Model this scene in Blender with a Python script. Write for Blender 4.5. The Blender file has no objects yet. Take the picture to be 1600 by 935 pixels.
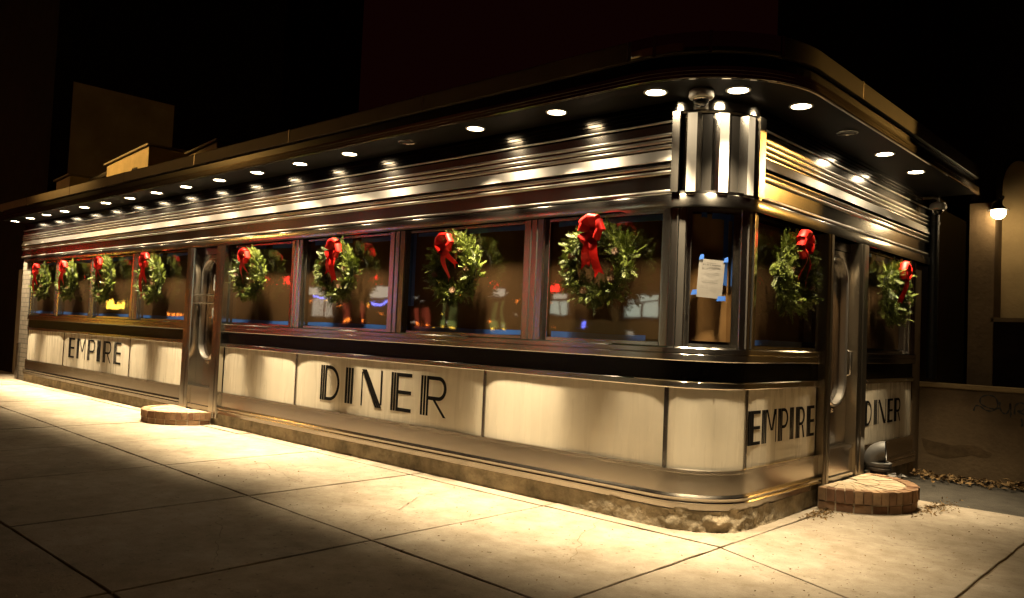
import bpy, bmesh, math, random
from mathutils import Vector, Matrix
PI = math.pi
rnd = random.Random(7)
scene = bpy.context.scene
col = scene.collection

# ------------------------------------------------------------------ materials
def mat(name, color=(.5, .5, .5), rough=.5, metal=0., spec=.5, aniso=0., bump=0., bscale=30., var=0., vscale=3.,
        rvar=0., emit=None, estr=0., stretch=None, coat=0., detail=6.):
    m = bpy.data.materials.new(name); m.use_nodes = True
    nt = m.node_tree; b = nt.nodes['Principled BSDF']
    b.inputs['Base Color'].default_value = (*color, 1); b.inputs['Roughness'].default_value = rough
    b.inputs['Metallic'].default_value = metal
    b.inputs['Specular IOR Level'].default_value = spec
    b.inputs['Coat Weight'].default_value = coat
    if emit:
        b.inputs['Emission Color'].default_value = (*emit, 1); b.inputs['Emission Strength'].default_value = estr
    tc = nt.nodes.new('ShaderNodeTexCoord'); src = tc.outputs['Object']
    if stretch:
        mp = nt.nodes.new('ShaderNodeMapping'); mp.inputs['Scale'].default_value = stretch
        nt.links.new(src, mp.inputs['Vector']); src = mp.outputs['Vector']
    if var:
        n = nt.nodes.new('ShaderNodeTexNoise'); n.inputs['Scale'].default_value = vscale
        n.inputs['Detail'].default_value = detail; n.inputs['Roughness'].default_value = .65
        nt.links.new(src, n.inputs['Vector'])
        r = nt.nodes.new('ShaderNodeValToRGB')
        r.color_ramp.elements[0].position = .3; r.color_ramp.elements[1].position = .7
        r.color_ramp.elements[0].color = (*[c * (1 - var) for c in color], 1)
        r.color_ramp.elements[1].color = (*[min(1, c * (1 + var)) for c in color], 1)
        nt.links.new(n.outputs['Fac'], r.inputs['Fac']); nt.links.new(r.outputs['Color'], b.inputs['Base Color'])
    if rvar:
        n2 = nt.nodes.new('ShaderNodeTexNoise'); n2.inputs['Scale'].default_value = vscale * 1.7
        n2.inputs['Detail'].default_value = 5; nt.links.new(src, n2.inputs['Vector'])
        mr = nt.nodes.new('ShaderNodeMapRange'); mr.inputs['From Min'].default_value = .3; mr.inputs['From Max'].default_value = .7
        mr.inputs['To Min'].default_value = max(.03, rough - rvar); mr.inputs['To Max'].default_value = rough + rvar
        nt.links.new(n2.outputs['Fac'], mr.inputs['Value']); nt.links.new(mr.outputs['Result'], b.inputs['Roughness'])
    if bump:
        n3 = nt.nodes.new('ShaderNodeTexNoise'); n3.inputs['Scale'].default_value = bscale; n3.inputs['Detail'].default_value = 5
        nt.links.new(src, n3.inputs['Vector'])
        bp = nt.nodes.new('ShaderNodeBump'); bp.inputs['Strength'].default_value = 1; bp.inputs['Distance'].default_value = bump
        nt.links.new(n3.outputs['Fac'], bp.inputs['Height']); nt.links.new(bp.outputs['Normal'], b.inputs['Normal'])
    if aniso:   # brushed along the horizontal: tangent = N x Z
        g = nt.nodes.new('ShaderNodeNewGeometry'); vm = nt.nodes.new('ShaderNodeVectorMath'); vm.operation = 'CROSS_PRODUCT'
        vm.inputs[1].default_value = (0, 0, 1); nt.links.new(g.outputs['Normal'], vm.inputs[0])
        vn = nt.nodes.new('ShaderNodeVectorMath'); vn.operation = 'NORMALIZE'; nt.links.new(vm.outputs[0], vn.inputs[0])
        vt = nt.nodes.new('ShaderNodeVectorMath'); vt.operation = 'CROSS_PRODUCT'
        nt.links.new(vn.outputs[0], vt.inputs[0]); nt.links.new(g.outputs['Normal'], vt.inputs[1])
        nt.links.new(vt.outputs[0], b.inputs['Tangent']); b.inputs['Anisotropic'].default_value = aniso
    return m

M = {}
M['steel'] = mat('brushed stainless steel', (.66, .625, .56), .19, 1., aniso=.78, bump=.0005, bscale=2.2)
M['steel_rib'] = mat('ribbed stainless steel', (.60, .565, .51), .17, 1., aniso=.65, bump=.0005, bscale=2.0)
M['satin_bead'] = mat('satin steel beads', (.68, .64, .58), .30, 1.)
M['upper_band'] = mat('dimmed upper steel', (.05, .045, .038), .15, 1., aniso=.5, bump=.0006, bscale=2.0)  # base colour darkened so the downlights' reflections stay dim
M['satin'] = mat('satin steel band', (.68, .65, .60), .42, 1., aniso=.2, rvar=.05, vscale=2.)
M['steel_dull'] = mat('weathered stainless steel', (.54, .49, .42), .23, 1., aniso=.7, bump=.0009, bscale=2.2)
M['steel_dark'] = mat('dark rail steel', (.42, .39, .36), .25, 1., aniso=.4, bump=.001, bscale=2.)
M['fascia_dark'] = mat('darkened fascia steel', (.085, .062, .032), .45, 0., spec=.25, var=.2, vscale=2., bump=.0015, bscale=1.5)  # matte near-black stands for the dark surroundings the steel would mirror
M['fascia_steel'] = mat('polished fascia steel', (.55, .50, .43), .10, 1., bump=.0012, bscale=2.)
M['post_side'] = mat('shade darkened post steel', (.30, .26, .20), .30, 1., aniso=.7, bump=.0006, bscale=2.5)  # steel darkened to stand for the posts' shaded side faces
M['hole'] = mat('dark opening', (.003, .003, .003), .95, spec=0.)
M['flute'] = mat('dark drum flutes', (.035, .032, .028), .3, spec=.4)  # valleys between the drum fins coloured near black for contrast
M['black'] = mat('black enamel', (.006, .006, .006), .22, spec=.3)
M['soffit'] = mat('black painted soffit', (.006, .0055, .0045), .5, spec=.06)
M['panel'] = mat('cream porcelain enamel', (.75, .675, .53), .28, spec=.5, bump=.0009, bscale=26., var=.07, vscale=2.4, stretch=(2.2, 2.2, .22), rvar=.06)
M['letter'] = mat('black lettering paint', (.006, .0055, .005), .8, spec=.1)
M['white_enamel'] = mat('white enamel strips', (.86, .83, .77), .35)
M['trim_white'] = mat('white lamp trim', (.75, .73, .68), .4)
M['lens'] = mat('lit lamp lens', (1, .95, .85), .5, emit=(1., .80, .52), estr=75.)
M['lens_dead'] = mat('unlit lamp lens', (.012, .011, .01), .4)
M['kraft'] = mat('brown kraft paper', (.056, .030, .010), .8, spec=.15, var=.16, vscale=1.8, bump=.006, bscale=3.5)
M['kraft_lit'] = mat('kraft paper in lit tone', (.36, .21, .085), .8, spec=.15, var=.16, vscale=1.8, bump=.006, bscale=3.5)  # same paper; the corner window's brighter lighting is put into the colour
M['tape'] = mat('blue masking tape', (.025, .12, .50), .6, var=.15, vscale=9, bump=.001)
M['paper'] = mat('white notice paper', (.16, .15, .135), .7, var=.05, vscale=8, bump=.003, bscale=6)
M['ink'] = mat('black printing ink', (.03, .028, .025), .6)
M['ink_grey'] = mat('grey printing ink', (.20, .19, .18), .6)
M['concrete_base'] = mat('rough foundation concrete', (.26, .215, .145), .9, spec=.2, var=.5, vscale=4.5, bump=.03, bscale=13.)
M['mortar'] = mat('crumbled mortar', (.36, .31, .23), .95, spec=.15, var=.35, vscale=5, bump=.02, bscale=14)
M['stucco'] = mat('stained stucco', (.155, .108, .06), .9, spec=.15, var=.28, vscale=1.6, bump=.006, bscale=22)
M['stucco_pale'] = mat('pale stucco', (.36, .265, .135), .9, spec=.15, var=.15, vscale=2.5, bump=.004, bscale=22)
M['dark_wall'] = mat('dark brick and shaded stucco', (.011, .006, .0045), .9, spec=.1, var=.3, vscale=3, bump=.01, bscale=12)
M['plaster'] = mat('pale plastered wall', (.34, .30, .23), .9, spec=.1, var=.2, vscale=1.2)
M['stain'] = mat('damp stucco', (.105, .07, .036), .85, spec=.15, var=.3, vscale=5, bump=.006, bscale=22)
M['asphalt'] = mat('asphalt', (.045, .040, .032), .9, spec=.15, var=.3, vscale=4, bump=.012, bscale=60)
M['ground'] = mat('dark earth', (.05, .045, .035), .95)
M['joint_dirt'] = mat('joint dirt', (.15, .112, .072), .95, spec=.1, var=.4, vscale=9)
M['needle'] = mat('fir needles', (.095, .118, .020), .5, spec=.2, var=.55, vscale=16., detail=2)
M['moss'] = mat('wreath core', (.02, .026, .009), .9)
M['ribbon'] = mat('red ribbon', (.72, .012, .008), .5, spec=.3, var=.12, vscale=10)
M['cone'] = mat('pine cone scales', (.16, .085, .04), .7, var=.4, vscale=40)
M['leaf'] = mat('dry fallen leaves', (.16, .10, .04), .75, spec=.25, var=.65, vscale=14., detail=2)
M['grey_metal'] = mat('grey painted metal', (.06, .058, .055), .55, var=.12, vscale=8, bump=.001, bscale=30)
M['cam_white'] = mat('white camera housing', (.62, .59, .52), .45)
M['cam_dome'] = mat('smoked camera dome', (.012, .012, .012), .05, spec=.8, coat=.5)
M['iron'] = mat('black iron', (.012, .011, .01), .5, metal=.3)
M['globe'] = mat('lit milk glass', (1, 1, 1), .4, emit=(1., .74, .40), estr=60.)
M['sodium'] = mat('lit sodium lamp', (1, .7, .3), .4, emit=(1., .50, .10), estr=1500.)
M['sodium_far'] = mat('lit sodium lamp far', (1, .7, .3), .4, emit=(1., .50, .10), estr=300.)
M['unit'] = mat('rooftop sheet metal', (.50, .40, .20), .7, var=.2, vscale=2.5)
M['tarp'] = mat('grey rooftop metal', (.22, .19, .13), .7, var=.2, vscale=3)
M['graffiti'] = mat('black spray paint', (.035, .033, .03), .7, var=.3, vscale=12)
M['facade'] = mat('dim red brick facade', (.16, .055, .04), .9, var=.3, vscale=2)
def emis(name, c, s): return mat(name, tuple(.2 * k for k in c), .5, emit=c, estr=s)

def glass(name, tint=(1, 1, 1), f=.08):
    m = bpy.data.materials.new(name); m.use_nodes = True; nt = m.node_tree
    nt.nodes.remove(nt.nodes['Principled BSDF']); out = nt.nodes['Material Output']
    tr = nt.nodes.new('ShaderNodeBsdfTransparent'); tr.inputs[0].default_value = (*tint, 1)
    gl = nt.nodes.new('ShaderNodeBsdfGlossy'); gl.inputs['Roughness'].default_value = .03
    ge = nt.nodes.new('ShaderNodeNewGeometry'); dt = nt.nodes.new('ShaderNodeVectorMath'); dt.operation = 'DOT_PRODUCT'
    nt.links.new(ge.outputs['Incoming'], dt.inputs[0]); nt.links.new(ge.outputs['Normal'], dt.inputs[1])
    def mth(op, x, y=None):
        n = nt.nodes.new('ShaderNodeMath'); n.operation = op
        for i, q in enumerate((x, y)):
            if q is None: continue
            if isinstance(q, (int, float)): n.inputs[i].default_value = q
            else: nt.links.new(q, n.inputs[i])
        return n.outputs[0]
    p5 = mth('POWER', mth('SUBTRACT', 1., mth('ABSOLUTE', dt.outputs['Value'])), 5.)
    fac = mth('ADD', mth('MULTIPLY', p5, 1 - f), f)       # Schlick, the two faces of a pane together
    mx = nt.nodes.new('ShaderNodeMixShader')
    nt.links.new(fac, mx.inputs[0]); nt.links.new(tr.outputs[0], mx.inputs[1]); nt.links.new(gl.outputs[0], mx.inputs[2])
    nt.links.new(mx.outputs[0], out.inputs['Surface'])
    # slight waviness of the plate glass
    tc = nt.nodes.new('ShaderNodeTexCoord'); n = nt.nodes.new('ShaderNodeTexNoise'); n.inputs['Scale'].default_value = 1.6
    nt.links.new(tc.outputs['Object'], n.inputs['Vector'])
    bp = nt.nodes.new('ShaderNodeBump'); bp.inputs['Distance'].default_value = .004; bp.inputs['Strength'].default_value = .5
    nt.links.new(n.outputs['Fac'], bp.inputs['Height']); nt.links.new(bp.outputs['Normal'], gl.inputs['Normal'])
    return m
M['glass'] = glass('plate glass', (.90, .88, .84), .15)

def brick_mat(name, c1, c2, mortar, scale, bw=.5, rh=.25, ms=.02):
    m = mat(name, c1, .85, spec=.2); nt = m.node_tree; b = nt.nodes['Principled BSDF']
    tc = nt.nodes.new('ShaderNodeTexCoord'); br = nt.nodes.new('ShaderNodeTexBrick')
    br.inputs['Color1'].default_value = (*c1, 1); br.inputs['Color2'].default_value = (*c2, 1); br.inputs['Mortar'].default_value = (*mortar, 1)
    br.inputs['Scale'].default_value = scale; br.inputs['Brick Width'].default_value = bw; br.inputs['Row Height'].default_value = rh
    br.inputs['Mortar Size'].default_value = ms
    mp = nt.nodes.new('ShaderNodeMapping'); mp.inputs['Rotation'].default_value = (PI / 2, 0, 0)
    nt.links.new(tc.outputs['Object'], mp.inputs[0]); nt.links.new(mp.outputs[0], br.inputs['Vector'])
    nt.links.new(br.outputs['Color'], b.inputs['Base Color'])
    bp = nt.nodes.new('ShaderNodeBump'); bp.inputs['Distance'].default_value = .006; bp.invert = True
    nt.links.new(br.outputs['Fac'], bp.inputs['Height']); nt.links.new(bp.outputs['Normal'], b.inputs['Normal'])
    return m
M['pier'] = brick_mat('whitewashed brick', (.17, .145, .11), (.13, .11, .085), (.07, .06, .045), 2.2, .5, .22, .02)

def sidewalk_mat():
    m = mat('sidewalk concrete', (.40, .345, .255), .8, spec=.3); nt = m.node_tree; b = nt.nodes['Principled BSDF']; L = nt.links.new
    tc = nt.nodes.new('ShaderNodeTexCoord')
    def noise(s, d, r=.6):
        n = nt.nodes.new('ShaderNodeTexNoise'); n.inputs['Scale'].default_value = s; n.inputs['Detail'].default_value = d
        n.inputs['Roughness'].default_value = r; L(tc.outputs['Object'], n.inputs['Vector']); return n.outputs['Fac']
    def ramp(f, p0, p1, c0, c1):
        r = nt.nodes.new('ShaderNodeValToRGB'); e = r.color_ramp.elements
        e[0].position, e[1].position = p0, p1; e[0].color = (*c0, 1); e[1].color = (*c1, 1); L(f, r.inputs[0]); return r.outputs['Color']
    def mul(a, c, f=1.):
        x = nt.nodes.new('ShaderNodeMix'); x.data_type = 'RGBA'; x.blend_type = 'MULTIPLY'; x.inputs[0].default_value = f
        L(a, x.inputs[6]); L(c, x.inputs[7]); return x.outputs[2]
    base = ramp(noise(.9, 7), .3, .7, (.27, .225, .165), (.45, .40, .325))
    mott = ramp(noise(5, 8, .7), .3, .75, (.58, .54, .48), (1, 1, 1))
    grain = ramp(noise(120, 3), .25, .7, (.78, .77, .75), (1, 1, 1))
    spot = ramp(noise(19, 3, .55), .28, .37, (.38, .33, .27), (1, 1, 1))
    c = mul(mul(mul(base, mott), grain), spot)
    v = nt.nodes.new('ShaderNodeTexVoronoi'); v.inputs['Scale'].default_value = 26; L(tc.outputs['Object'], v.inputs['Vector'])
    gum = ramp(v.outputs['Distance'], .08, .14, (.30, .26, .21), (1, 1, 1))
    thin = ramp(noise(1.5, 2), .5, .62, (1, 1, 1), (0, 0, 0))
    x = nt.nodes.new('ShaderNodeMix'); x.data_type = 'RGBA'; x.blend_type = 'LIGHTEN'; x.inputs[0].default_value = 1
    L(gum, x.inputs[6]); L(thin, x.inputs[7]); c = mul(c, x.outputs[2], .8)
    L(c, b.inputs['Base Color'])
    bp = nt.nodes.new('ShaderNodeBump'); bp.inputs['Distance'].default_value = .003; bp.inputs['Strength'].default_value = .8
    L(noise(45, 6), bp.inputs['Height']); L(bp.outputs['Normal'], b.inputs['Normal'])
    return m
M['sidewalk'] = sidewalk_mat()

# ------------------------------------------------------------------ mesh helpers
class MB:
    def __init__(s): s.v = []; s.f = []; s.mi = []; s.m = 0
    def add(s, vs, fs):
        o = len(s.v); s.v += [tuple(p) for p in vs]; s.f += [tuple(i + o for i in f) for f in fs]; s.mi += [s.m] * len(fs)
    def box(s, x0, x1, y0, y1, z0, z1):
        s.add([(x0, y0, z0), (x1, y0, z0), (x1, y1, z0), (x0, y1, z0), (x0, y0, z1), (x1, y0, z1), (x1, y1, z1), (x0, y1, z1)],
              [(0, 3, 2, 1), (4, 5, 6, 7), (0, 1, 5, 4), (1, 2, 6, 5), (2, 3, 7, 6), (3, 0, 4, 7)])
    def poly_prism(s, pts, z0, z1):
        n = len(pts)
        s.add([(x, y, z0) for x, y in pts] + [(x, y, z1) for x, y in pts],
              [tuple(range(n))[::-1], tuple(range(n, 2 * n))] + [(i, (i + 1) % n, n + (i + 1) % n, n + i) for i in range(n)])
    def strip(s, rows, closed=False):       # rows of equal length -> quad grid
        n = len(rows[0]); vs = [p for r in rows for p in r]; fs = []
        for i in range(len(rows) - 1):
            for j in range(n - (0 if closed else 1)):
                k = (j + 1) % n; fs.append((i * n + j, i * n + k, (i + 1) * n + k, (i + 1) * n + j))
        s.add(vs, fs)
    def tube(s, pts, r, n=8, cap=True):
        pts = [Vector(p) for p in pts]; rows = []
        rr = r if isinstance(r, (list, tuple)) else [r] * len(pts)
        u = None
        for i, p in enumerate(pts):
            t = (pts[min(i + 1, len(pts) - 1)] - pts[max(i - 1, 0)]).normalized()
            if u is None:
                a = Vector((0, 0, 1)) if abs(t.z) < .9 else Vector((1, 0, 0)); u = t.cross(a).normalized()
            else: u = (u - t * u.dot(t)).normalized()
            w = t.cross(u)
            rows.append([p + (u * math.cos(2 * PI * k / n) + w * math.sin(2 * PI * k / n)) * rr[i] for k in range(n)])
        s.strip(rows, True)
        if cap:
            s.add(rows[0], [tuple(range(n))]); s.add(rows[-1], [tuple(range(n))[::-1]])
    def lathe(s, prof, c=(0, 0, 0), n=24):
        s.strip([[(c[0] + r * math.cos(2 * PI * k / n), c[1] + r * math.sin(2 * PI * k / n), c[2] + z) for k in range(n)] for r, z in prof], True)
    def build(s, name, m, parent=None, smooth=False, bevel=0, angle=35, loc=None):
        me = bpy.data.meshes.new(name); me.from_pydata(s.v, [], s.f)
        for mm in (m if isinstance(m, (list, tuple)) else [m]): me.materials.append(mm)
        if any(s.mi):
            for p, i in zip(me.polygons, s.mi): p.material_index = i
        b = bmesh.new(); b.from_mesh(me)
        if smooth: bmesh.ops.remove_doubles(b, verts=b.verts, dist=1e-5)
        bmesh.ops.recalc_face_normals(b, faces=b.faces)
        if bevel:
            es = [e for e in b.edges if len(e.link_faces) == 2 and e.calc_face_angle(0) > .6]
            bmesh.ops.bevel(b, geom=es, offset=bevel, segments=2, affect='EDGES', clamp_overlap=True)
        b.to_mesh(me); b.free()
        if smooth or bevel:
            me.polygons.foreach_set('use_smooth', [True] * len(me.polygons)); me.set_sharp_from_angle(angle=math.radians(angle))
        o = bpy.data.objects.new(name, me); col.objects.link(o)
        if loc: o.location = loc
        if parent: o.parent = parent
        return o
def tag(o, label, cat, group=None, kind=None):
    if label: o['label'] = label
    if cat: o['category'] = cat
    if group: o['group'] = group
    if kind: o['kind'] = kind
    return o
def empty(name, loc=(0, 0, 0), rz=0.):
    o = bpy.data.objects.new(name, None); col.objects.link(o); o.location = loc; o.rotation_euler = (0, 0, rz); o.empty_display_size = .2; return o
def copy_tree(o, parent=None):
    c = o.copy(); col.objects.link(c)
    if parent: c.parent = parent
    for ch in list(o.children): copy_tree(ch, c)
    return c
def light(name, kind, loc, energy, color, parent=None, **kw):
    l = bpy.data.lights.new(name, kind); l.energy = energy; l.color = color
    for k, v in kw.items(): setattr(l, k, v)
    o = bpy.data.objects.new(name, l); col.objects.link(o); o.location = loc
    if parent: o.parent = parent
    return o

# ------------------------------------------------------------------ the wall path: front (y=0), round corner, east side (x=0)
R = .5; CX, CY = -.5, .5; ARC = PI * R / 2
def pt(s, o, z=None):
    if s <= CX: p = (s, -o)
    elif s <= CX + ARC:
        a = (s - CX) / R; p = (CX + (R + o) * math.sin(a), CY - (R + o) * math.cos(a))
    else: p = (o, CY + s - CX - ARC)
    return p if z is None else (p[0], p[1], z)
def se(y): return CX + ARC + y - CY           # path length of a point on the east side
def ss(s0, s1, n_arc=16, step=None):
    out = [s0]; a0, a1 = CX, CX + ARC
    if step:
        k = max(1, int((s1 - s0) / step)); out = [s0 + (s1 - s0) * i / k for i in range(k)]
    for i in range(n_arc + 1):
        s = a0 + ARC * i / n_arc
        if s0 < s < s1: out.append(s)
    out.append(s1); out = sorted(out); r = [out[0]]
    for s in out[1:]:
        if s - r[-1] > 1e-4: r.append(s)
    return r
def sweep(mb, prof, s0, s1, n_arc=16, closed=True, step=None):
    S = ss(s0, s1, n_arc, step); rows = [[pt(s, o, z) for o, z in prof] for s in S]
    mb.strip(rows, closed)
    if closed:
        n = len(prof); mb.add(rows[0], [tuple(range(n))]); mb.add(rows[-1], [tuple(range(n))[::-1]])
def rect(o0, o1, z0, z1): return [(o0, z0), (o1, z0), (o1, z1), (o0, z1)]
def bead(o, z, r, n=6):
    return [(o + r * math.sin(PI * i / n), z - r * math.cos(PI * i / n)) for i in range(n + 1)]

XL = -16.42
ZS, ZL, ZF = 1.445, 2.57, 3.457
DF0, DF1 = -8.93, -7.75         # front doorway outer post edges
DE0, DE1 = 1.95, 3.05           # east doorway outer post edges
YE = 4.84
diner = empty('diner', (-8, 2, 0)); tag(diner, 'stainless steel diner with cream panels and wreath hung windows on the street corner', 'diner')
DM = Matrix.Translation((8, -2, 0))
def D(mb, name, m, parent=None, **kw):
    o = mb.build(name, m, parent or diner, **kw)
    if (parent or diner) is diner: o.location = (8, -2, 0)
    return o

# body behind the papered windows, and the roof
mb = MB()
poly = [pt(s, -.10) for s in ss(XL, se(5.2))] + [(-.1, 8.5), (XL, 8.5)]
mb.poly_prism(poly, 0., 3.45); D(mb, 'body', M['black'])
mb = MB()
roof = [pt(s, .50) for s in ss(-16.95, se(5.40))] + [(-.3, 5.40), (-.3, 8.5), (-16.95, 8.5)]
mb.poly_prism(roof, 3.49, 3.72); D(mb, 'roof', M['black'])
mb = MB(); sweep(mb, rect(-.10, .535, ZF, 3.485), -16.97, se(5.43)); D(mb, 'soffit', M['soffit'])
# fascias
mb = MB(); sweep(mb, [(.536, 3.452), (.556, 3.452)] + bead(.556, 3.462, .006, 4) + [(.556, 3.485), (.561, 3.487), (.556, 3.489), (.556, 3.512), (.561, 3.514), (.556, 3.516), (.556, 3.545), (.536, 3.545)], -17.0, se(5.46), 20)
D(mb, 'lower_fascia', M['fascia_steel'], smooth=True)
mb = MB(); sweep(mb, rect(.50, .515, 3.546, 3.648), -16.96, se(5.42)); D(mb, 'fascia_recess', M['black'])
mb = MB(); sweep(mb, [(.52, 3.649), (.545, 3.649), (.556, 3.655), (.556, 3.80), (.545, 3.812), (.52, 3.812)], -17.0, se(5.46), 20)
D(mb, 'upper_fascia', M['fascia_dark'], smooth=True)
mb = MB(); sweep(mb, [(.550, 3.656), (.562, 3.656), (.566, 3.662), (.566, 3.800), (.562, 3.806), (.550, 3.806)], CX + R * math.radians(-2), CX + R * math.radians(62), 24); D(mb, 'corner_cap', M['fascia_steel'], smooth=True)
# seams on the upper fascia
mb = MB()
for s in [-15.2 + 2.44 * i for i in range(7)] + [-.42, -.22, .045, se(1.4), se(3.8)]:
    mb = MB(); sweep(mb, rect(.5565, .569 if CX - .05 < s < .1 else .559, 3.651, 3.81), s, s + .012); D(mb, 'fascia_seam', M['steel_dark'])

# ribbed cladding
o = .03
prof = [(-.05, 2.677), (o, 2.677), (o, 2.948), (o - .01, 2.955), (o - .01, 3.050), (o, 3.056)]
prof += [(o, 3.262), (-.05, 3.262)]
up = [(-.05, 3.264), (o - .002, 3.264), (o - .002, 3.334), (o - .014, 3.335), (o - .014, 3.346), (o - .002, 3.347), (o - .002, 3.367), (o - .014, 3.368), (o - .014, 3.379), (o - .002, 3.380), (o - .002, 3.404), (o - .014, 3.405), (o - .014, 3.414), (o - .002, 3.415), (o - .002, 3.455), (-.05, 3.455)]
for a_, b_ in ((-17.1, CX + .08), (se(.53), se(5.42))):
    mb = MB(); sweep(mb, up, a_, b_, step=1.02); D(mb, 'upper_band', M['upper_band'], smooth=True, angle=25)
for z_, r_ in ((2.703, .022), (2.866, .018), (2.921, .020), (3.083, .017), (3.130, .017), (3.180, .015), (3.288, .009)):
    for a_, b_ in ((-17.1, CX + .08), (se(.53), se(5.42))):
        mb = MB(); sweep(mb, [(o - .004, z_ - r_)] + bead(o + .001, z_, r_, 8) + [(o - .004, z_ + r_)], a_, b_, step=1.02); D(mb, 'rib_bead', M['satin_bead'], smooth=True, angle=50)
mb = MB(); sweep(mb, prof, -17.1, CX + .08, step=1.02); D(mb, 'ribbed_cladding', M['steel_rib'], smooth=True, angle=25)
mb = MB(); sweep(mb, prof, se(.53), se(5.42), step=1.02); D(mb, 'ribbed_cladding', M['steel_rib'], smooth=True, angle=25)
for a_, b_ in ((-17.1, CX + .08), (se(.53), se(5.42))):
    mb = MB(); sweep(mb, [(o - .01, 2.951), (o + .034, 2.951), (o + .037, 2.956)] + [(o + .037 - .034 * (k / 6) ** .9, 2.956 + .094 * k / 6) for k in range(1, 7)] + [(o - .01, 3.052)], a_, b_, step=1.02); D(mb, 'satin_band', M['satin'], smooth=True, angle=25)
# lintel band
mb = MB(); sweep(mb, [(-.05, ZL), (.066, ZL), (.068, 2.574), (.068, 2.668), (.064, 2.674), (-.05, 2.674)], -16.75, se(5.42), 20, step=.5); D(mb, 'lintel_band', M['steel'], smooth=True)

# fluted corner drum
mb = MB(); mb2 = []; mb3 = []
r0, r1 = R + .022, R + .080
def cp(r, deg, z): a = math.radians(deg); return (CX + r * math.sin(a), CY - r * math.cos(a), z)
zb, zt = 2.69, 3.33
DA0, DA1 = CX + R * math.radians(7.5), CX + R * math.radians(94.5)
sweep(mb, rect(.0, .064, 2.676, 2.70), DA0, DA1, 24)
sweep(mb, [(.0, 3.335), (.040, 3.335), (.050, 3.35), (.040, 3.365), (.040, 3.455), (.0, 3.455)], DA0 + .02, DA1 - .02, 24)
for c in (23.5, 49, 74.5):          # three fins: sloping steel cheeks and a white face
    for (d0, ra, d1, rb) in ((-8.6, r0, -3.8, r1), (3.8, r1, 8.6, r0)):
        mb.add([cp(ra, c + d0, zb), cp(rb, c + d1, zb), cp(rb, c + d1, zt), cp(ra, c + d0, zt)], [(0, 1, 2, 3)])
    ptop = [cp(r0, c - 8.6, zt), cp(r1, c - 3.8, zt), cp(r1, c + 3.8, zt), cp(r0, c + 8.6, zt)]
    mb.add(ptop, [(0, 1, 2, 3)]); mb.add([(x, y, zb) for x, y, z in ptop], [(3, 2, 1, 0)])
    mbw = MB(); mbw.strip([[cp(r1, c + a_, z) for a_ in (-3.75, 0, 3.75)] for z in (zb, zt)]); mb2.append(mbw)
for a0, a1 in ((32.1, 40.4), (57.6, 65.9)):
    mbw = MB(); mbw.strip([[cp(r0 + .004, a0 + (a1 - a0) * k / 3, z) for k in range(4)] for z in (zb, zt)]); mb3.append(mbw)
for a0, a1 in ((7.5, 13.6), (84.4, 94.5)):
    mb.strip([[cp(rr, a, z) for z in (zb, zt + .02)] for rr, a in ((R, a0), (r1 + .008, a0), (r1 + .008, a1), (R, a1))])
    mb.add([cp(rr, a, zt + .02) for rr, a in ((R, a0), (r1 + .008, a0), (r1 + .008, a1), (R, a1))], [(0, 1, 2, 3)])
drum = D(mb, 'corner_drum', M['steel'], smooth=True, angle=20)
for q in mb2: q.build('enamel_strip', M['white_enamel'], drum)
for q in mb3: q.build('dark_flute', M['flute'], drum)

# sill rail, black band, panel rail, base trim: in three runs between the doorways
runs = [(XL, DF0), (DF1, se(DE0)), (se(DE1), se(YE))]
for a, b in runs:
    mb = MB(); sweep(mb, [(-.09, 1.332), (.040, 1.332), (.045, 1.338), (.045, 1.385), (.038, 1.392), (.045, 1.398), (.045, 1.432), (.036, 1.444), (-.09, 1.444)], a, b, 20, step=.8)
    D(mb, 'window_sill', M['steel'], smooth=True)
    mb = MB(); sweep(mb, rect(-.09, .010, 1.172, 1.33), a, b); D(mb, 'black_band', M['black'])
    mb = MB(); sweep(mb, [(-.09, 1.112), (.020, 1.112), (.026, 1.12), (.026, 1.162), (.018, 1.170), (-.09, 1.170)], a, b, 20); D(mb, 'panel_rail', M['steel'], smooth=True)
    mb = MB(); sweep(mb, [(-.09, .166), (.062, .166), (.062, .205), (.068, .208), (.074, .218), (.068, .228), (.058, .231), (.058, .242), (.070, .246), (.075, .256), (.070, .266), (.050, .272), (.036, .278), (.034, .440), (.040, .446), (.040, .470), (.030, .474), (-.09, .474)], a, b, 20, step=.8)
    D(mb, 'base_trim', M['steel_dull'], smooth=True)
# screws on the trim
mb = MB()
for a, b in runs:
    s = a + .2
    while s < b - .1:
        for z, oo in ((.458, .041), (1.141, .027)):
            p = pt(s, oo, z); q = pt(s, oo + .004, z); mb = MB(); mb.tube([p, q], .006, 6); D(mb, 'screw', M['steel'])
        s += .68

# foundation: rough concrete kerb under the steel, broken at the corner
from mathutils import noise as mnoise
mb = MB(); S = ss(XL, se(YE), 30, .05); rows = []
for s in S:
    near = max(0., 1 - abs(s - .0) / 1.5); amp = .008 + .03 * min(1, near * 1.6)
    row = []
    for k in range(9):
        z = -.05 + .222 * k / 8
        p = pt(s, .045 + .012 * near, z); n = mnoise.noise(Vector((p[0] * 5, p[1] * 5, z * 9))); n2 = mnoise.noise(Vector((p[0] * 14, p[1] * 14, z * 22 + 5)))
        oo = .045 + .03 * near + amp * n + amp * .6 * n2 + (.02 if k < 2 else 0)
        row.append(pt(s, oo, z + (.012 * n2 * near if k == 8 else 0)))
    row.append(pt(s, -.05, .168)); rows.append(row)
mb.strip(rows); fnd = D(mb, 'foundation', M['concrete_base'], smooth=True, angle=50)
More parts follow.
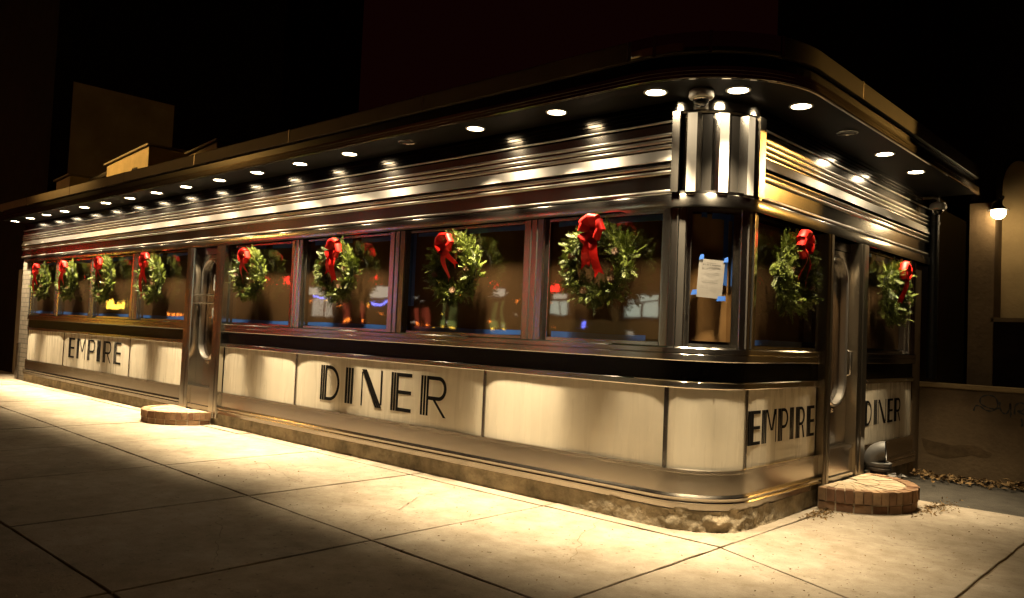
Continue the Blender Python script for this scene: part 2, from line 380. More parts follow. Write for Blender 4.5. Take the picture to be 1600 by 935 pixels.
# corner rubble cladding, chunky stones
mb = MB(); r2 = random.Random(3); cols = []; s = -1.35
while s < 1.25:
    edge = min(1., (s + 1.35) / .5, (1.25 - s) / .5); col_ = []
    for k, zz in enumerate((-.02, .03, .07, .105, .135, .158)):
        oo = .056 + edge * (.006 + .016 * r2.random() ** 1.4) * (1.15 if k < 3 else .85) + (.012 * edge if k == 0 else 0)
        col_.append(pt(s + r2.uniform(-.022, .022), oo, zz + (r2.uniform(-.014, .014) if 0 < k < 5 else 0)))
    col_.append(pt(s, .03, .163)); cols.append(col_); s += r2.uniform(.035, .085)
for i in range(len(cols) - 1):
    for k in range(6):
        q = [cols[i][k], cols[i + 1][k], cols[i + 1][k + 1], cols[i][k + 1]]
        mb.add(q, [(0, 1, 2), (0, 2, 3)] if (i * 7 + k * 3) % 5 < 3 else [(0, 1, 3), (1, 2, 3)])
mb.build('broken_stone_facing', M['concrete_base'], fnd, smooth=True, angle=32)

# ------------------------------------------------------------------ lettering
def arcpts(cx, cz, rx, rz, a0, a1, n=14): return [(cx + rx * math.cos(a0 + (a1 - a0) * i / n), cz + rz * math.sin(a0 + (a1 - a0) * i / n)) for i in range(n + 1)]
def rectp(x0, x1, z0, z1): return [(x0, z0), (x1, z0), (x1, z1), (x0, z1)]
def stem(x, sw, z0=0, z1=1):
    g = .026; b = (sw - 2 * g) / 3; return [rectp(x + i * (b + g), x + i * (b + g) + b, z0, z1) for i in range(3)]
def bowl(x0, x1, z0, z1, t):
    rx = (x1 - x0); h = (z1 - z0) / 2; c = (z0 + z1) / 2; flat = max(0, rx - h * .95); rr = rx - flat
    out = [(x0, z1)] + arcpts(x0 + flat, c, rr, h, PI / 2, -PI / 2) + [(x0, z0)]
    inn = [(x0, z1 - t)] + arcpts(x0 + flat, c, rr - t, h - t, PI / 2, -PI / 2) + [(x0, z0 + t)]
    return [[out[i], out[i + 1], inn[i + 1], inn[i]] for i in range(len(out) - 1)]
def slant(xa, za, xb, zb, hw): return [(xa - hw, za), (xa + hw, za), (xb + hw, zb), (xb - hw, zb)]
def glyph(ch, w, sw=.29):
    t = .095; P = []
    if ch == 'I': return stem(0, w)
    if ch == 'N':
        P = [rectp(0, .055, 0, .92), rectp(w - .065, w, .08, 1)]
        for i in range(3):
            d = .115 * i
            P.append([(0.0 + d * .55, 1 - d * 1.15 if False else 1.0), (.085 + d * .55, 1.0), (w - .19 + d * .85 + .0, 0.0), (w - .27 + d * .85, 0.0)])
        return [P[0], P[1]] + P[2:]
    if ch == 'M':
        P = stem(0, sw); P += [slant(sw + .035, 1, (sw + w) / 2 + .0, .36, .045)]
        P += [slant(w - .115, 1, (sw + w) / 2 + .03, .36, .03), slant(w - .045, 1, (sw + w) / 2 + .10, .36, .022)]
        P += [rectp(w - .05, w, 0, 1)]; return P
    P = stem(0, sw)
    if ch == 'E': P += [rectp(sw, w, 1 - t, 1), rectp(sw, w - .015, .5 - t / 2, .5 + t / 2), rectp(sw, w, 0, t)]
    if ch == 'D': P += bowl(sw, w, 0, 1, t)
    if ch in 'PR': P += bowl(sw, w, .40 if ch == 'R' else .38, 1, t)
    if ch == 'R': P.append([(sw + .16, .41), (sw + .26, .41), (w + .01, 0), (w - .09, 0)])
    return P
def put_word(parent, letters, h, z0, face, off, wscale=1.):
    # letters: (char, start, end) along the wall; face 'f' or 'e'
    for ch, a, b in letters:
        mb = MB(); w = (b - a) / h
        for poly in glyph(ch, w, min(.30, w * .62 if ch != 'M' else w * .33)):
            n = len(poly); fr = []; bk = []
            for (u, v) in poly:
                q = a + u * h; z = z0 + v * h
                if face == 'f': fr.append((q, -off - .001, z)); bk.append((q, -off + .012, z))
                else: fr.append((off + .001, q, z)); bk.append((off - .012, q, z))
            mb.add(fr + bk, [tuple(range(n)), tuple(range(n, 2 * n))[::-1]] + [(i, (i + 1) % n, n + (i + 1) % n, n + i) for i in range(n)])
        mb.build('letter', M['letter'], parent)

def panel(s0, s1, bulge=.015):
    g = .018; mb = MB(); a, b = s0 + g, s1 - g; n = 28; rows = []
    S = [a + (b - a) * (.5 - .5 * math.cos(PI * i / n)) for i in range(n + 1)]
    for s in S:
        u = 2 * (s - a) / (b - a) - 1; e = 1 - abs(u) ** 12
        row = []
        for k in range(11):
            v = k / 10; z = .472 + (1.114 - .472) * v
            w = mnoise.noise(Vector((s * 1.3, v * 1.5, 2.))) * .0028
            row.append(pt(s, bulge * (.25 + .75 * e) + w * e, z))
        rows.append(row)
    mb.strip(rows); return D(mb, 'porcelain_panel', M['panel'], smooth=True, angle=60)
pn = {}
joints = [(XL, -14.21), (-14.21, -11.02), (-11.02, DF0), (DF1, -5.86), (-5.86, -2.50), (-2.50, CX + .06), (CX + .06, se(.50)), (se(.50), se(DE0)), (se(DE1), se(YE))]
for i, (a, b) in enumerate(joints): pn[i] = panel(a, b)
mb = MB()
for s in (-14.21, -11.02, -5.86, -2.50, CX + .06, se(.50)):
    mb = MB(); sweep(mb, rect(-.05, .013, .473, 1.113), s - .017, s + .017); D(mb, 'panel_joint', M['steel_dark'])
mb = MB()
for s in (-5.86, -2.50, CX + .06, se(.50)):
    for z in (.52, .80, 1.07): mb = MB(); mb.tube([pt(s, .012, z), pt(s, .017, z)], .008, 6); D(mb, 'joint_screw', M['steel'])
FO = .0165
put_word(pn[1], [('E', -13.90, -13.60), ('M', -13.47, -13.04), ('P', -12.92, -12.56), ('I', -12.46, -12.30), ('R', -12.17, -11.81), ('E', -11.68, -11.37)], .385, .645, 'f', FO)
put_word(pn[4], [('D', -5.30, -4.91), ('I', -4.79, -4.64), ('N', -4.48, -4.10), ('E', -3.94, -3.59), ('R', -3.44, -3.04)], .418, .588, 'f', FO)
put_word(pn[7], [('E', .535, .743), ('M', .774, 1.051), ('P', 1.088, 1.29), ('I', 1.33, 1.408), ('R', 1.457, 1.65), ('E', 1.70, 1.87)], .283, .654, 'e', FO)
put_word(pn[8], [('D', 3.208, 3.426), ('I', 3.497, 3.601), ('N', 3.632, 3.891), ('E', 3.941, 4.125), ('R', 4.177, 4.393)], .268, .664, 'e', FO)

# ------------------------------------------------------------------ windows
def mullion(s0, s1, name='mullion'):
    mb = MB(); w = s1 - s0
    pr = [(0, -.09), (0, .022), (.04, .022), (.05, .034), (.30, .036), (.33, .046), (.37, .046), (.40, .036), (.60, .036), (.63, .046), (.67, .046), (.70, .036), (.95, .034), (.96, .022), (1, .022), (1, -.09)]
    S = [(s0 + w * u, o) for u, o in pr]
    mb.strip([[pt(s, o, z) for s, o in S] for z in (1.4445, ZL)])
    return D(mb, name, M['steel'], smooth=True, angle=25)
def window(s0, s1, zt=ZL, tapes='tb', tape_seed=0, paper_note=None):
    f = .035; z0, z1 = 1.4455, zt - .0; r = random.Random(tape_seed)
    mb = MB()
    for a, b, c, d in ((s0, s0 + f, z0, z1), (s1 - f, s1, z0, z1), (s0 + f, s1 - f, z0, z0 + .028), (s0 + f, s1 - f, z1 - .03, z1)):
        sweep(mb, rect(-.085, -.005 if c == z0 and d < z1 else -.012, c, d), a, b, 14)
    w = D(mb, 'window', M['steel'])
    # pane, kraft paper, tape
    mb = MB(); S = ss(s0 + f, s1 - f, 14)
    mb.strip([[pt(s, -.030, z) for s in S] for z in (z0 + .02, z1 - .02)]); mb.build('pane', M['glass'], w)
    mb = MB(); S2 = ss(s0 + f - .01, s1 - f + .01, 14, .12)
    mb.strip([[pt(s, -.066 + .008 * mnoise.noise(Vector((s * 2.2, z * 2, 3))), z) for s in S2] for z in [z0 + .05 + (z1 - z0 - .09) * k / 9 for k in range(10)]])
    mb.build('kraft_paper', M['kraft_lit'] if s0 == CW0 else M['kraft'], w, smooth=True, angle=80)
    mb = MB()
    def tp(a, b, za, zb2, oo=-.052):
        S3 = ss(a, b, 10, .3); rows = []
        for z, j in ((za, 1), (zb2, 0)): rows.append([pt(s, oo, z + (r.uniform(-.006, .012))) for s in S3])
        mb.strip(rows)
    L = s1 - s0
    if 'b' in tapes: tp(s0 + f + .02 * L, s1 - f - (.0 if r.random() < .5 else .12) * L, z0 + .026, z0 + .075)
    if 't' in tapes:
        k = r.uniform(.2, .6); tp(s0 + f + k * .2, s0 + L * k, z1 - .075, z1 - .03); tp(s0 + L * (k + .1), s1 - f, z1 - .085, z1 - .035, -.0535)
    if 'r' in tapes: tp(s1 - f - .07, s1 - f - .02, z0 + .5, z1 - .03)
    if 'l' in tapes: tp(s0 + f, s0 + f + .05, z0 + .3, z1 - .03)
    mb.build('masking_tape', M['tape'], w)
    return w
D_post = .26
front_m = [(-16.42, -16.28), (-14.88, -14.60), (-12.99, -12.75), (-11.09, -10.79), (-6.08, -5.82), (-4.07, -3.79), (-2.04, -1.79)]
for a, b in front_m: mullion(a, b)
CW0, CW1 = CX + R * math.radians(21), CX + R * math.radians(70)
mullion(-.51, CW0, 'corner_post'); mullion(CW1, se(.57), 'corner_post'); mullion(se(4.60), se(YE))
wins = [(-16.28, -14.88), (-14.60, -12.99), (-12.75, -11.09), (-10.79, DF0), (DF1, -6.08), (-5.82, -4.07), (-3.79, -2.04), (-1.79, -.51), (CW0, CW1), (se(.57), se(DE0)), (se(DE1), se(4.60))]
WT = ['tb', 'tb', 'tb', 'tb', 'tb', 'tb', 'tbl', 'tb', 'tr', 'b', 't']
for i, (a, b) in enumerate(wins): window(a, b, tapes=WT[i], tape_seed=i + 3)

# ------------------------------------------------------------------ doors (built in wall coordinates along the path)
def stadium(s0, s1, z0, z1, n=14):
    r = (s1 - s0) / 2; c = (s0 + s1) / 2
    return [(c + r * math.cos(PI * i / n), z1 - r + r * math.sin(PI * i / n)) for i in range(n + 1)] + [(c + r * math.cos(PI + PI * i / n), z0 + r + r * math.sin(PI + PI * i / n)) for i in range(n + 1)]
def doorway(s0, s1, p0, p1, depth, bars):
    # posts
    for a, b in ((s0, p0), (p1, s1)):
        mb = MB(); w = b - a
        pr = [(0, -.12), (0, .075), (.08, .085), (.3, .085), (.35, .095), (.65, .095), (.7, .085), (.92, .085), (1, .075), (1, -.12)]
        mb.strip([[pt(a + w * u, o, z) for u, o in pr] for z in (.10, ZL - .001)])
        mb.add([pt(a + w * u, o, .10) for u, o in pr], [tuple(range(len(pr)))])
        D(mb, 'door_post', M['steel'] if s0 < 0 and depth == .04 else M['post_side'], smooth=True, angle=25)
    # threshold
    mb = MB(); sweep(mb, [(-.12, .15), (.066, .15), (.066, .235), (.045, .245), (.045, .47), (.055, .475), (.055, .505), (.04, .515), (-.12, .515)], p0, p1)
    D(mb, 'threshold', M['steel_dull'], smooth=True)
    mb = MB(); sweep(mb, rect(-.12, -.02, 2.47, ZL), p0, p1); D(mb, 'transom_bar', M['steel_dark'])
    # leaf with a stadium opening
    z0, z1 = .52, 2.465; o0 = -depth; mbd = MB()
    sa, sb = p0 + .005, p1 - .005; m = .11
    ring = stadium(p0 + m, p1 - m, .93, 2.38, 14); n = len(ring)
    outer = []
    c = (sa + sb) / 2
    for (s, z) in ring:       # project each ring point on the door's rectangle
        ang = math.atan2((z - 1.655), (s - c)); dx, dz = math.cos(ang), math.sin(ang)
        k = min((sb - c) / abs(dx) if abs(dx) > 1e-6 else 1e9, ((z1 - 1.655) if dz > 0 else (1.655 - z0)) / abs(dz) if abs(dz) > 1e-6 else 1e9)
        outer.append((c + dx * k, 1.655 + dz * k))
    rows = [[pt(s, o0, z) for s, z in ring], [pt(s, o0, z) for s, z in outer]]
    mbd.strip(rows, True)
    # fill the four corners
    for cs, cz in ((sa, z0), (sb, z0), (sb, z1), (sa, z1)):
        best = [q for q in outer]
        ca = math.atan2(cz - 1.655, cs - c)
        angs = sorted(range(n), key=lambda i: abs((math.atan2(outer[i][1] - 1.655, outer[i][0] - c) - ca + PI) % (2 * PI) - PI))
        hi = [i for i in angs if ((math.atan2(outer[i][1] - 1.655, outer[i][0] - c) - ca + PI) % (2 * PI) - PI) >= 0][0]
        lo = [i for i in angs if ((math.atan2(outer[i][1] - 1.655, outer[i][0] - c) - ca + PI) % (2 * PI) - PI) < 0][0]
        mbd.add([pt(*outer[lo][:1], o0, outer[lo][1]), pt(cs, o0, cz), pt(outer[hi][0], o0, outer[hi][1])], [(0, 1, 2)])
    mbd.strip([[pt(s, o0, z) for s, z in ring], [pt(s, o0 - .045, z) for s, z in ring]], True)
    door = D(mbd, 'door', M['steel_dull'])
    # raised rim
    mb = MB()
    def grow(k): return stadium(p0 + m - k, p1 - m + k, .93 - k, 2.38 + k, 14)
    mb.strip([[pt(s, o0 + oo, z) for s, z in grow(k)] for k, oo in ((-.006, -.04), (-.006, .018), (.004, .030), (.022, .030), (.032, .018), (.032, -.001))], True)
    mb.build('window_rim', M['satin_bead'], door, smooth=True)
    mb = MB(); mb.add([pt(s, o0 - .03, z) for s, z in grow(.006)], [tuple(range(n))]); mb.build('pane', M['glass'], door)
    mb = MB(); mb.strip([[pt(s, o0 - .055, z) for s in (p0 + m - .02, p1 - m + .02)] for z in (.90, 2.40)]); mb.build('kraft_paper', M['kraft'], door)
    if bars:
        mb = MB()
        for z in (1.74, 1.86): mb.tube([pt(p0 + .01, o0 + .05, z), pt(p1 - .01, o0 + .05, z)], .013, 8)
        for s in (p0 + .13, p1 - .13): mb.tube([pt(s, o0 + .05, 1.74), pt(s, o0 + .05, 1.86)], .009, 6)
        for s in (p0 + .04, p1 - .04):
            for z in (1.74, 1.86): mb.tube([pt(s, o0, z), pt(s, o0 + .05, z)], .009, 6)
        mb.build('push_bar', M['steel'], door, smooth=True)
        for za, zb2 in ((1.93, 2.17), (1.43, 1.67)):
            mb = MB(); mb.add([pt(c + .01, o0 - .027, za), pt(c + .19, o0 - .027, za), pt(c + .19, o0 - .027, zb2), pt(c + .01, o0 - .027, zb2)], [(0, 1, 2, 3)])
            nt = mb.build('paper_notice', M['paper'], door)
            mb = MB()
            mb.add([pt(c + .03, o0 - .025, zb2 - .08), pt(c + .13, o0 - .025, zb2 - .08), pt(c + .13, o0 - .025, zb2 - .03), pt(c + .03, o0 - .025, zb2 - .03)], [(0, 1, 2, 3)])
            for q in range(4): mb.add([pt(c + .03, o0 - .025, za + .03 + .025 * q), pt(c + .16, o0 - .025, za + .03 + .025 * q), pt(c + .16, o0 - .025, za + .036 + .025 * q), pt(c + .03, o0 - .025, za + .036 + .025 * q)], [(0, 1, 2, 3)])
            mb.v = mb.v; mb.m = 0
            ob = mb.build('notice_print', M['ink'], door)
    else:
        mb = MB(); s = p1 - .05
        mb.tube([pt(s, o0, 1.20), pt(s, o0 + .05, 1.22), pt(s, o0 + .05, 1.45), pt(s, o0, 1.47)], .011, 8); mb.build('door_handle', M['steel'], door, smooth=True)
    mb = MB(); mb.tube([pt(c, o0, .86), pt(c, o0 + .01, .86)], .018, 10); mb.build('lock', M['steel'], door)
doorway(DF0, DF1, -8.68, -8.0, .04, True)
doorway(se(DE0), se(DE1), se(2.09), se(2.80), .03, False)

# brick pier closing the far end of the front, under the eaves
mb = MB(); mb.box(-17.02, -16.425, -.02, .4, 0, 2.66); D(mb, 'brick_pier', M['pier'], bevel=.008)
mb = MB(); mb.box(-16.99, -16.83, -.06, -.021, .02, .80); D(mb, 'pier_pipe_cover', M['steel_dark'], bevel=.01)

# ------------------------------------------------------------------ downlights in the soffit (parts of the diner)
LAMP = (1., .79, .495)
spots = [(-.445 - 1.0202 * i, -.3115, i != 3) for i in range(17)] + [(.105, .0, True)] + [(.32, .675 + 1.0202 * i, i != 1) for i in range(4)]
ring_mb = MB(); ring_mb.lathe([(.098, 0), (.096, -.006), (.080, -.008), (.074, -.002), (.074, .006)], n=28)
lens_mb = MB(); lens_mb.lathe([(.0741, -.0005), (.04, -.0015), (.0, -.002)], n=28)
proto = None
for (x, y, on) in spots:
    if proto is None:
        rg = ring_mb.build('downlight', M['trim_white'], diner, smooth=True); ln = lens_mb.build('lens', M['lens'], rg, smooth=True)
        proto = rg
    else:
        rg = proto.copy(); col.objects.link(rg); rg.parent = diner
        ln = proto.children[0].copy(); col.objects.link(ln); ln.parent = rg
    rg.location = (x + 8, y - 2, ZF - .001)
    if not on:
        ln.data = ln.data.copy(); ln.data.materials[0] = M['lens_dead']
        rg.data = rg.data.copy(); rg.data.materials[0] = M['steel_dark']; rg['label'] = 'unlit recessed downlight'
    else:
        light('downlight_bulb', 'SPOT', (x, y, ZF - .012), 2150 * rnd.uniform(.82, 1.15) * (.55 if x > -.6 and y < .1 else .8 if x > -1.7 and y < .1 else 1. if x < 0 else .3 if .5 < y < 1 else .48 if y < 3 else .5), LAMP, spot_size=math.radians(65), spot_blend=1., shadow_soft_size=.055)

# ------------------------------------------------------------------ dome cameras, poster
def dome_camera(loc, label):
    t = empty('dome_camera', loc); tag(t, label, 'camera', 'dome security cameras')
    mb = MB(); mb.lathe([(.0, 0), (.088, 0), (.094, -.006), (.098, -.045), (.092, -.060), (.066, -.066), (.0, -.066)], n=32); mb.build('housing', M['cam_white'], t, smooth=True, angle=30)
    mb = MB(); mb.lathe([(.060, -.066)] + [(.060 * math.cos(a), -.070 - .062 * math.sin(a)) for a in [PI / 2 * i / 8 for i in range(9)]], n=28); mb.build('dome', M['cam_dome'], t, smooth=True)
    mb = MB(); mb.lathe([(.063, -.0665), (.068, -.072), (.063, -.077)], n=28); mb.build('dome_ring', M['steel'], t, smooth=True)
    return t
dome_camera((-.135, -.14, ZF - .001), 'white dome camera hanging from the soffit above the fluted corner drum')
t = dome_camera((.20, 5.06, 3.30), 'dome camera on a wall arm at the far end of the side ribbing')
mb = MB(); mb.lathe([(.075, .0), (.080, .012), (.03, .03), (.0, .03)], n=20); mb.tube([(0, 0, .02), (0, 0, .07), (-.05, 0, .09), (-.17, 0, .09)], .018, 8); mb.build('mounting_arm', M['cam_white'], t, smooth=True)

def on_arc(deg, o): a = math.radians(deg); return Vector((CX + (R + o) * math.sin(a), CY - (R + o) * math.cos(a), 0))
pa = on_arc(45, -.015); xdir = Vector((math.cos(PI / 4), math.sin(PI / 4), 0)); nrm = Vector((math.sin(PI / 4), -math.cos(PI / 4), 0))
t = empty('paper_notice_sheet', (pa.x, pa.y, 2.0)); t.rotation_euler = (0, 0, PI / 4); tag(t, 'white printed notice taped inside the curved corner window', 'notice')
def tilt(u, v, o=0.): 
    a = math.radians(3.5); return (u * math.cos(a) + v * math.sin(a) - .01, -o, -u * math.sin(a) + v * math.cos(a))
mb = MB(); mb.strip([[tilt(-.105 + .21 * i / 4, -.155 + .31 * k / 4, .002 * math.sin(i * 1.3 + k)) for i in range(5)] for k in range(5)]); mb.build('sheet', M['paper'], t, smooth=True)
mb = MB(); r3 = random.Random(5)
def word_line(x0, x1, z, h):
    x = x0
    while x < x1:
        w = r3.uniform(.35, .7) * h; mb.add([tilt(x, z, .006), tilt(x + w, z, .006), tilt(x + w, z + h, .006), tilt(x, z + h, .006)], [(0, 1, 2, 3)])
        x += w + (h * .25 if r3.random() < .82 else h * .8)
word_line(-.04, .04, .122, .006); word_line(-.072, .07, .104, .012); word_line(-.07, .06, -.035, .005)
mb.build('heading_print', M['ink'], t)
mb = MB()
for z, a, b in ((.07, -.05, .06), (.057, -.08, .07), (.046, -.03, .03), (.02, -.08, .06), (.008, -.07, .07), (-.01, -.06, .04), (-.055, -.075, .06), (-.066, -.05, .05), (-.09, -.07, .0)): word_line(a, b, z, .004)
mb.build('body_print', M['ink_grey'], t)
for u, v, w in ((-.125, -.125, .05), (.10, -.155, .075), (-.09, .165, .04), (.11, .16, .04)):
    mb = MB(); mb.add([tilt(u - w / 2, v - .02, .004), tilt(u + w / 2, v - .012, .005), tilt(u + w / 2 - .005, v + .028, .005), tilt(u - w / 2 + .01, v + .02, .004)], [(0, 1, 2, 3)]); mb.build('tape_strip', M['tape'], t)

# ------------------------------------------------------------------ wreaths
def wreath_mesh(seed):
    r = random.Random(seed); mb = MB(); RR = .265
    rows = []
    for i in range(33):
        a = 2 * PI * i / 32; rows.append([(math.cos(a) * (RR + .022 * math.cos(b)), .022 * math.sin(b), math.sin(a) * (RR + .022 * math.cos(b))) for b in [2 * PI * k / 6 for k in range(6)]])
    mb.m = 1; mb.strip(rows, True); mb.m = 0
    for i in range(800):
        a = r.uniform(0, 2 * PI); b = r.gauss(-PI / 2, 1.5)        # tube angle, mostly facing the street
        er = Vector((math.cos(a), 0, math.sin(a))); et = Vector((-math.sin(a), 0, math.cos(a)))
        nb = er * math.cos(b) + Vector((0, 1, 0)) * math.sin(b)
        if nb.y > .55: nb.y *= .4
        p = er * (RR + r.gauss(0, .012)) + nb * .034
        d = (et * r.choice((-1, 1, 1, 1)) * r.uniform(.3, 1.) + nb * r.uniform(.45, .95) + er * r.uniform(-.15, .45) + Vector((r.gauss(0, .25), r.gauss(0, .15), r.gauss(0, .25)))).normalized()
        L = r.uniform(.07, .125) * (1.5 if r.random() < .10 else 1.); curl = Vector((r.gauss(0, .3), -.25, r.gauss(0, .3)))
        side0 = d.cross(Vector((r.gauss(0, 1), r.gauss(0, 1), r.gauss(0, 1)))).normalized()
        n = max(7, int(L / .0115))
        for k in range(n):
            t = (k + .4) / n; q = p + d * (L * t) + curl * (.05 * t * t)
            for sd in (-1, 1):
                nd = (d * .8 + side0 * sd * r.uniform(.7, 1.) + Vector((r.gauss(0, .2), r.gauss(0, .2), r.gauss(0, .2)))).normalized()
                ln = r.uniform(.022, .034) * (1.1 - .4 * t); w = nd.cross(side0.cross(d)).normalized() * r.uniform(.0032, .0052)
                mid = q + nd * ln * .55
                if mid.y > .062: continue
                mb.add([q, mid + w, q + nd * ln, mid - w], [(0, 1, 2, 3)])
        q = p + d * L + curl * .05; w = side0 * .004; mb.add([q - w, q + w, q + d * .025], [(0, 1, 2)])
    return mb
def bow_mesh(seed):
    r = random.Random(seed); mb = MB(); W = .10
    for i, ang in enumerate([20, 75, 120, 165, 215, 330]):
        a = math.radians(ang + r.uniform(-10, 10)); d = Vector((math.cos(a), 0, math.sin(a))); wv = Vector((-math.sin(a), 0, math.cos(a))); L = r.uniform(.105, .145)
        rows = []
        for k in range(13):
            t = k / 12; f = math.sin(PI * t) ; h = .055 * math.sin(2 * PI * t) * (1 if t < .5 else .6)
            c = d * L * f + Vector((0, -.03 - .045 * f - h, 0)); ww = W * (.35 + .65 * math.sin(PI * t) ** .6) / 2
            rows.append([c - wv * ww, c - wv * ww * .4 + Vector((0, -.006, 0)), c + wv * ww * .4 + Vector((0, -.006, 0)), c + wv * ww])
        mb.strip(rows)
    mb.lathe([(.0, .028), (.022, .02), (.028, 0), (.022, -.02), (.0, -.028)], c=(0, -.06, 0), n=12)
    return mb
def tail_mesh(dx, L, tw, seed):
    r = random.Random(seed); mb = MB(); W = .085; rows = []
    for k in range(11):
        t = k / 10; c = Vector((dx * t + .012 * math.sin(5 * t + seed), -.05 - .04 * math.sin(2.5 * t * PI / 2) - .02 * t, -L * t)); a = tw * math.sin(2.2 * t + seed)
        wv = Vector((math.cos(a), math.sin(a) * .6, dx * .6)) * W / 2 * (.55 + .45 * min(1, t * 3))
        e = Vector((0, 0, 0))
        rows.append([c - wv, c, c + wv])
    c = rows[-1]; rows.append([c[0] + Vector((dx * .1, 0, -.05)), c[1] + Vector((0, 0, .0)), c[2] + Vector((dx * .1, 0, -.02))]); mb.strip(rows); return mb
def cone_mesh():
    mb = MB(); mb.lathe([(.0, .03), (.014, .02), (.018, 0), (.012, -.025), (0, -.035)], n=8)
    for i in range(34):
        a = i * 2.4; z = .03 - .065 * i / 34; rr = .016 + .012 * math.sin(PI * (i + 4) / 40)
        d = Vector((math.cos(a), math.sin(a), .25)); s = Vector((-math.sin(a), math.cos(a), 0)) * .009; p = Vector((0, 0, z)) + d * .008
        mb.add([p - s * .5, p + d * rr * .7 - s, p + d * rr, p + d * rr * .7 + s, p + s * .5], [(0, 1, 2, 3, 4)])
    return mb
wm = [wreath_mesh(11 + k) for k in range(3)]
protos = []
tails = [[(-.06, .27, .5), (.08, .34, .8)], [(-.20, .52, .4), (-.02, .32, .9)], [(-.04, .36, .7), (.08, .24, .5)]]
def make_wreath(k):
    t = empty('wreath'); wm[k].build('foliage', [M['needle'], M['moss']], t)
    b = bow_mesh(5 + k).build('bow', M['ribbon'], t, smooth=True, angle=60); b.location = (0, -.05, .27)
    for dx, L, tw in tails[k]:
        o = tail_mesh(dx, L, tw, k + L).build('ribbon_tail', M['ribbon'], b, smooth=True, angle=60); o.location = (0, .0, -.01)
    for a in (20, 165, -35, 250):
        ar = math.radians(a + 9 * k); o = cone_mesh().build('pine_cone', M['cone'], t); o.location = (.245 * math.cos(ar), -.085, .245 * math.sin(ar)); o.rotation_euler = (1.2 + .3 * k, ar, .4)
    return t
for k in range(3): protos.append(make_wreath(k))
used = [False] * 3
W = [(-15.45, 'f', 1, -4, 'farthest wreath, beside the pale brick pier at the end of the long window row'),
     (-13.9, 'f', 1, 6, 'wreath in the second window from the brick pier'),
     (-12.1, 'f', 2, 0, 'wreath in the third window from the brick pier, ribbon tails hanging straight down'),
     (-10.12, 'f', 1, -8, 'wreath with a long slanting red tail, just beside the front door on its far side'),
     (-6.98, 'f', 2, 5, 'wreath in the first window on the near side of the front door'),
     (-4.95, 'f', 0, 12, 'wreath in the second window on the near side of the front door'),
     (-2.90, 'f', 2, -14, 'half shadowed wreath in the second window from the curved corner on the long side'),
     (-1.11, 'f', 0, 0, 'largest looking wreath with a bright red bow, beside the curved corner post'),
     (1.13, 'e', 0, 8, 'dim shaded wreath in the window between the corner and the side door'),
     (3.80, 'e', 2, -5, 'brightly lit wreath in the last side window, above the grey vent pipe')]
for x, f, k, rot, lab in W:
    if not used[k]: t = protos[k]; used[k] = True
    else: t = copy_tree(protos[k])
    sc0 = {-13.9: .96, -12.1: 1.03, -10.12: 1.02, -6.98: .97, -4.95: 1.0, -2.90: .98, 1.13: .95, 3.80: .97}.get(x, 1.); t.scale = (sc0, 1., sc0 * (1. + .05 * math.sin(x * 3)))
    tag(t, lab, 'wreath', 'Christmas wreaths hung on the diner windows')
    if f == 'f': t.location = (x, -.085, 2.125); t.rotation_euler = (0, math.radians(rot), 0)
    else: t.location = (.085, x, 2.11); t.rotation_euler = (0, math.radians(rot), PI / 2)
    if f == 'e': t.rotation_euler = Matrix.Rotation(PI / 2, 3, 'Z').to_euler(); t.rotation_euler.rotate(Matrix.Rotation(math.radians(rot), 3, 'X'))

# ------------------------------------------------------------------ brick steps
def brick_tone(c): return mat('step brick', c, .85, spec=.2, var=.35, vscale=7, bump=.004, bscale=30)
M['brick_a'] = brick_tone((.21, .125, .07)); M['brick_b'] = brick_tone((.27, .175, .10)); M['brick_c'] = brick_tone((.15, .08, .045))
M['paver'] = mat('worn step pavers', (.34, .27, .18), .85, spec=.2, var=.3, vscale=9, bump=.004, bscale=30)
def brick_step(cx, cy, r, h, face, label):
    t = empty('brick_step', (cx, cy, 0)); t.rotation_euler = (0, 0, 0 if face == 'f' else PI / 2)
    tag(t, label, 'step', 'half round brick doorsteps')
    h1 = h * .42; rr = random.Random(int(r * 100))
    mb = MB(); mb.poly_prism([(r * .975 * math.cos(PI + PI * i / 40), r * .975 * math.sin(PI + PI * i / 40)) for i in range(41)], 0, h - .012); mb.build('mortar_core', M['mortar'], t)
    # lower course (stretchers), upper course (headers on edge)
    for z0, z1, nb, rad, nm in ((.0, h1 - .008, 13, r * .985, 'lower_course'), (h1, h, 26, r, 'upper_course')):
        mb = MB()
        for i in range(nb):
            a0 = PI + PI * (i + .04) / nb; a1 = PI + PI * (i + .96) / nb; mb.m = rr.choice((0, 0, 1, 2))
            ri = rad - .11 ; ro = rad + rr.uniform(-.006, .006); dz = rr.uniform(-.003, .003); n = 3
            prof = [(ro * math.cos(a0 + (a1 - a0) * k / n), ro * math.sin(a0 + (a1 - a0) * k / n)) for k in range(n + 1)] + [(ri * math.cos(a1), ri * math.sin(a1)), (ri * math.cos(a0), ri * math.sin(a0))]
            mb.poly_prism(prof, z0, z1 + dz)
        mb.build(nm, [M['brick_a'], M['brick_b'], M['brick_c']], t, bevel=.004)
    # pavers laid in fans on the top
    mb = MB()
    ring = [(r - .115, r - .33, 17), (r - .337, .12, 9)]
    for ro, ri, nb in ring:
        for i in range(nb):
            a0 = PI + PI * (i + .03) / nb; a1 = PI + PI * (i + .97) / nb; dz = rr.uniform(-.004, .002)
            mb.poly_prism([(ro * math.cos(a0), ro * math.sin(a0)), (ro * math.cos(a1), ro * math.sin(a1)), (ri * math.cos(a1), ri * math.sin(a1)), (ri * math.cos(a0), ri * math.sin(a0))], h - .02, h - .002 + dz)
    mb.build('top_pavers', M['paver'], t, bevel=.003)
    return t
brick_step(-8.50, -.10, .66, .175, 'f', 'half round brick step below the front door on the long side')
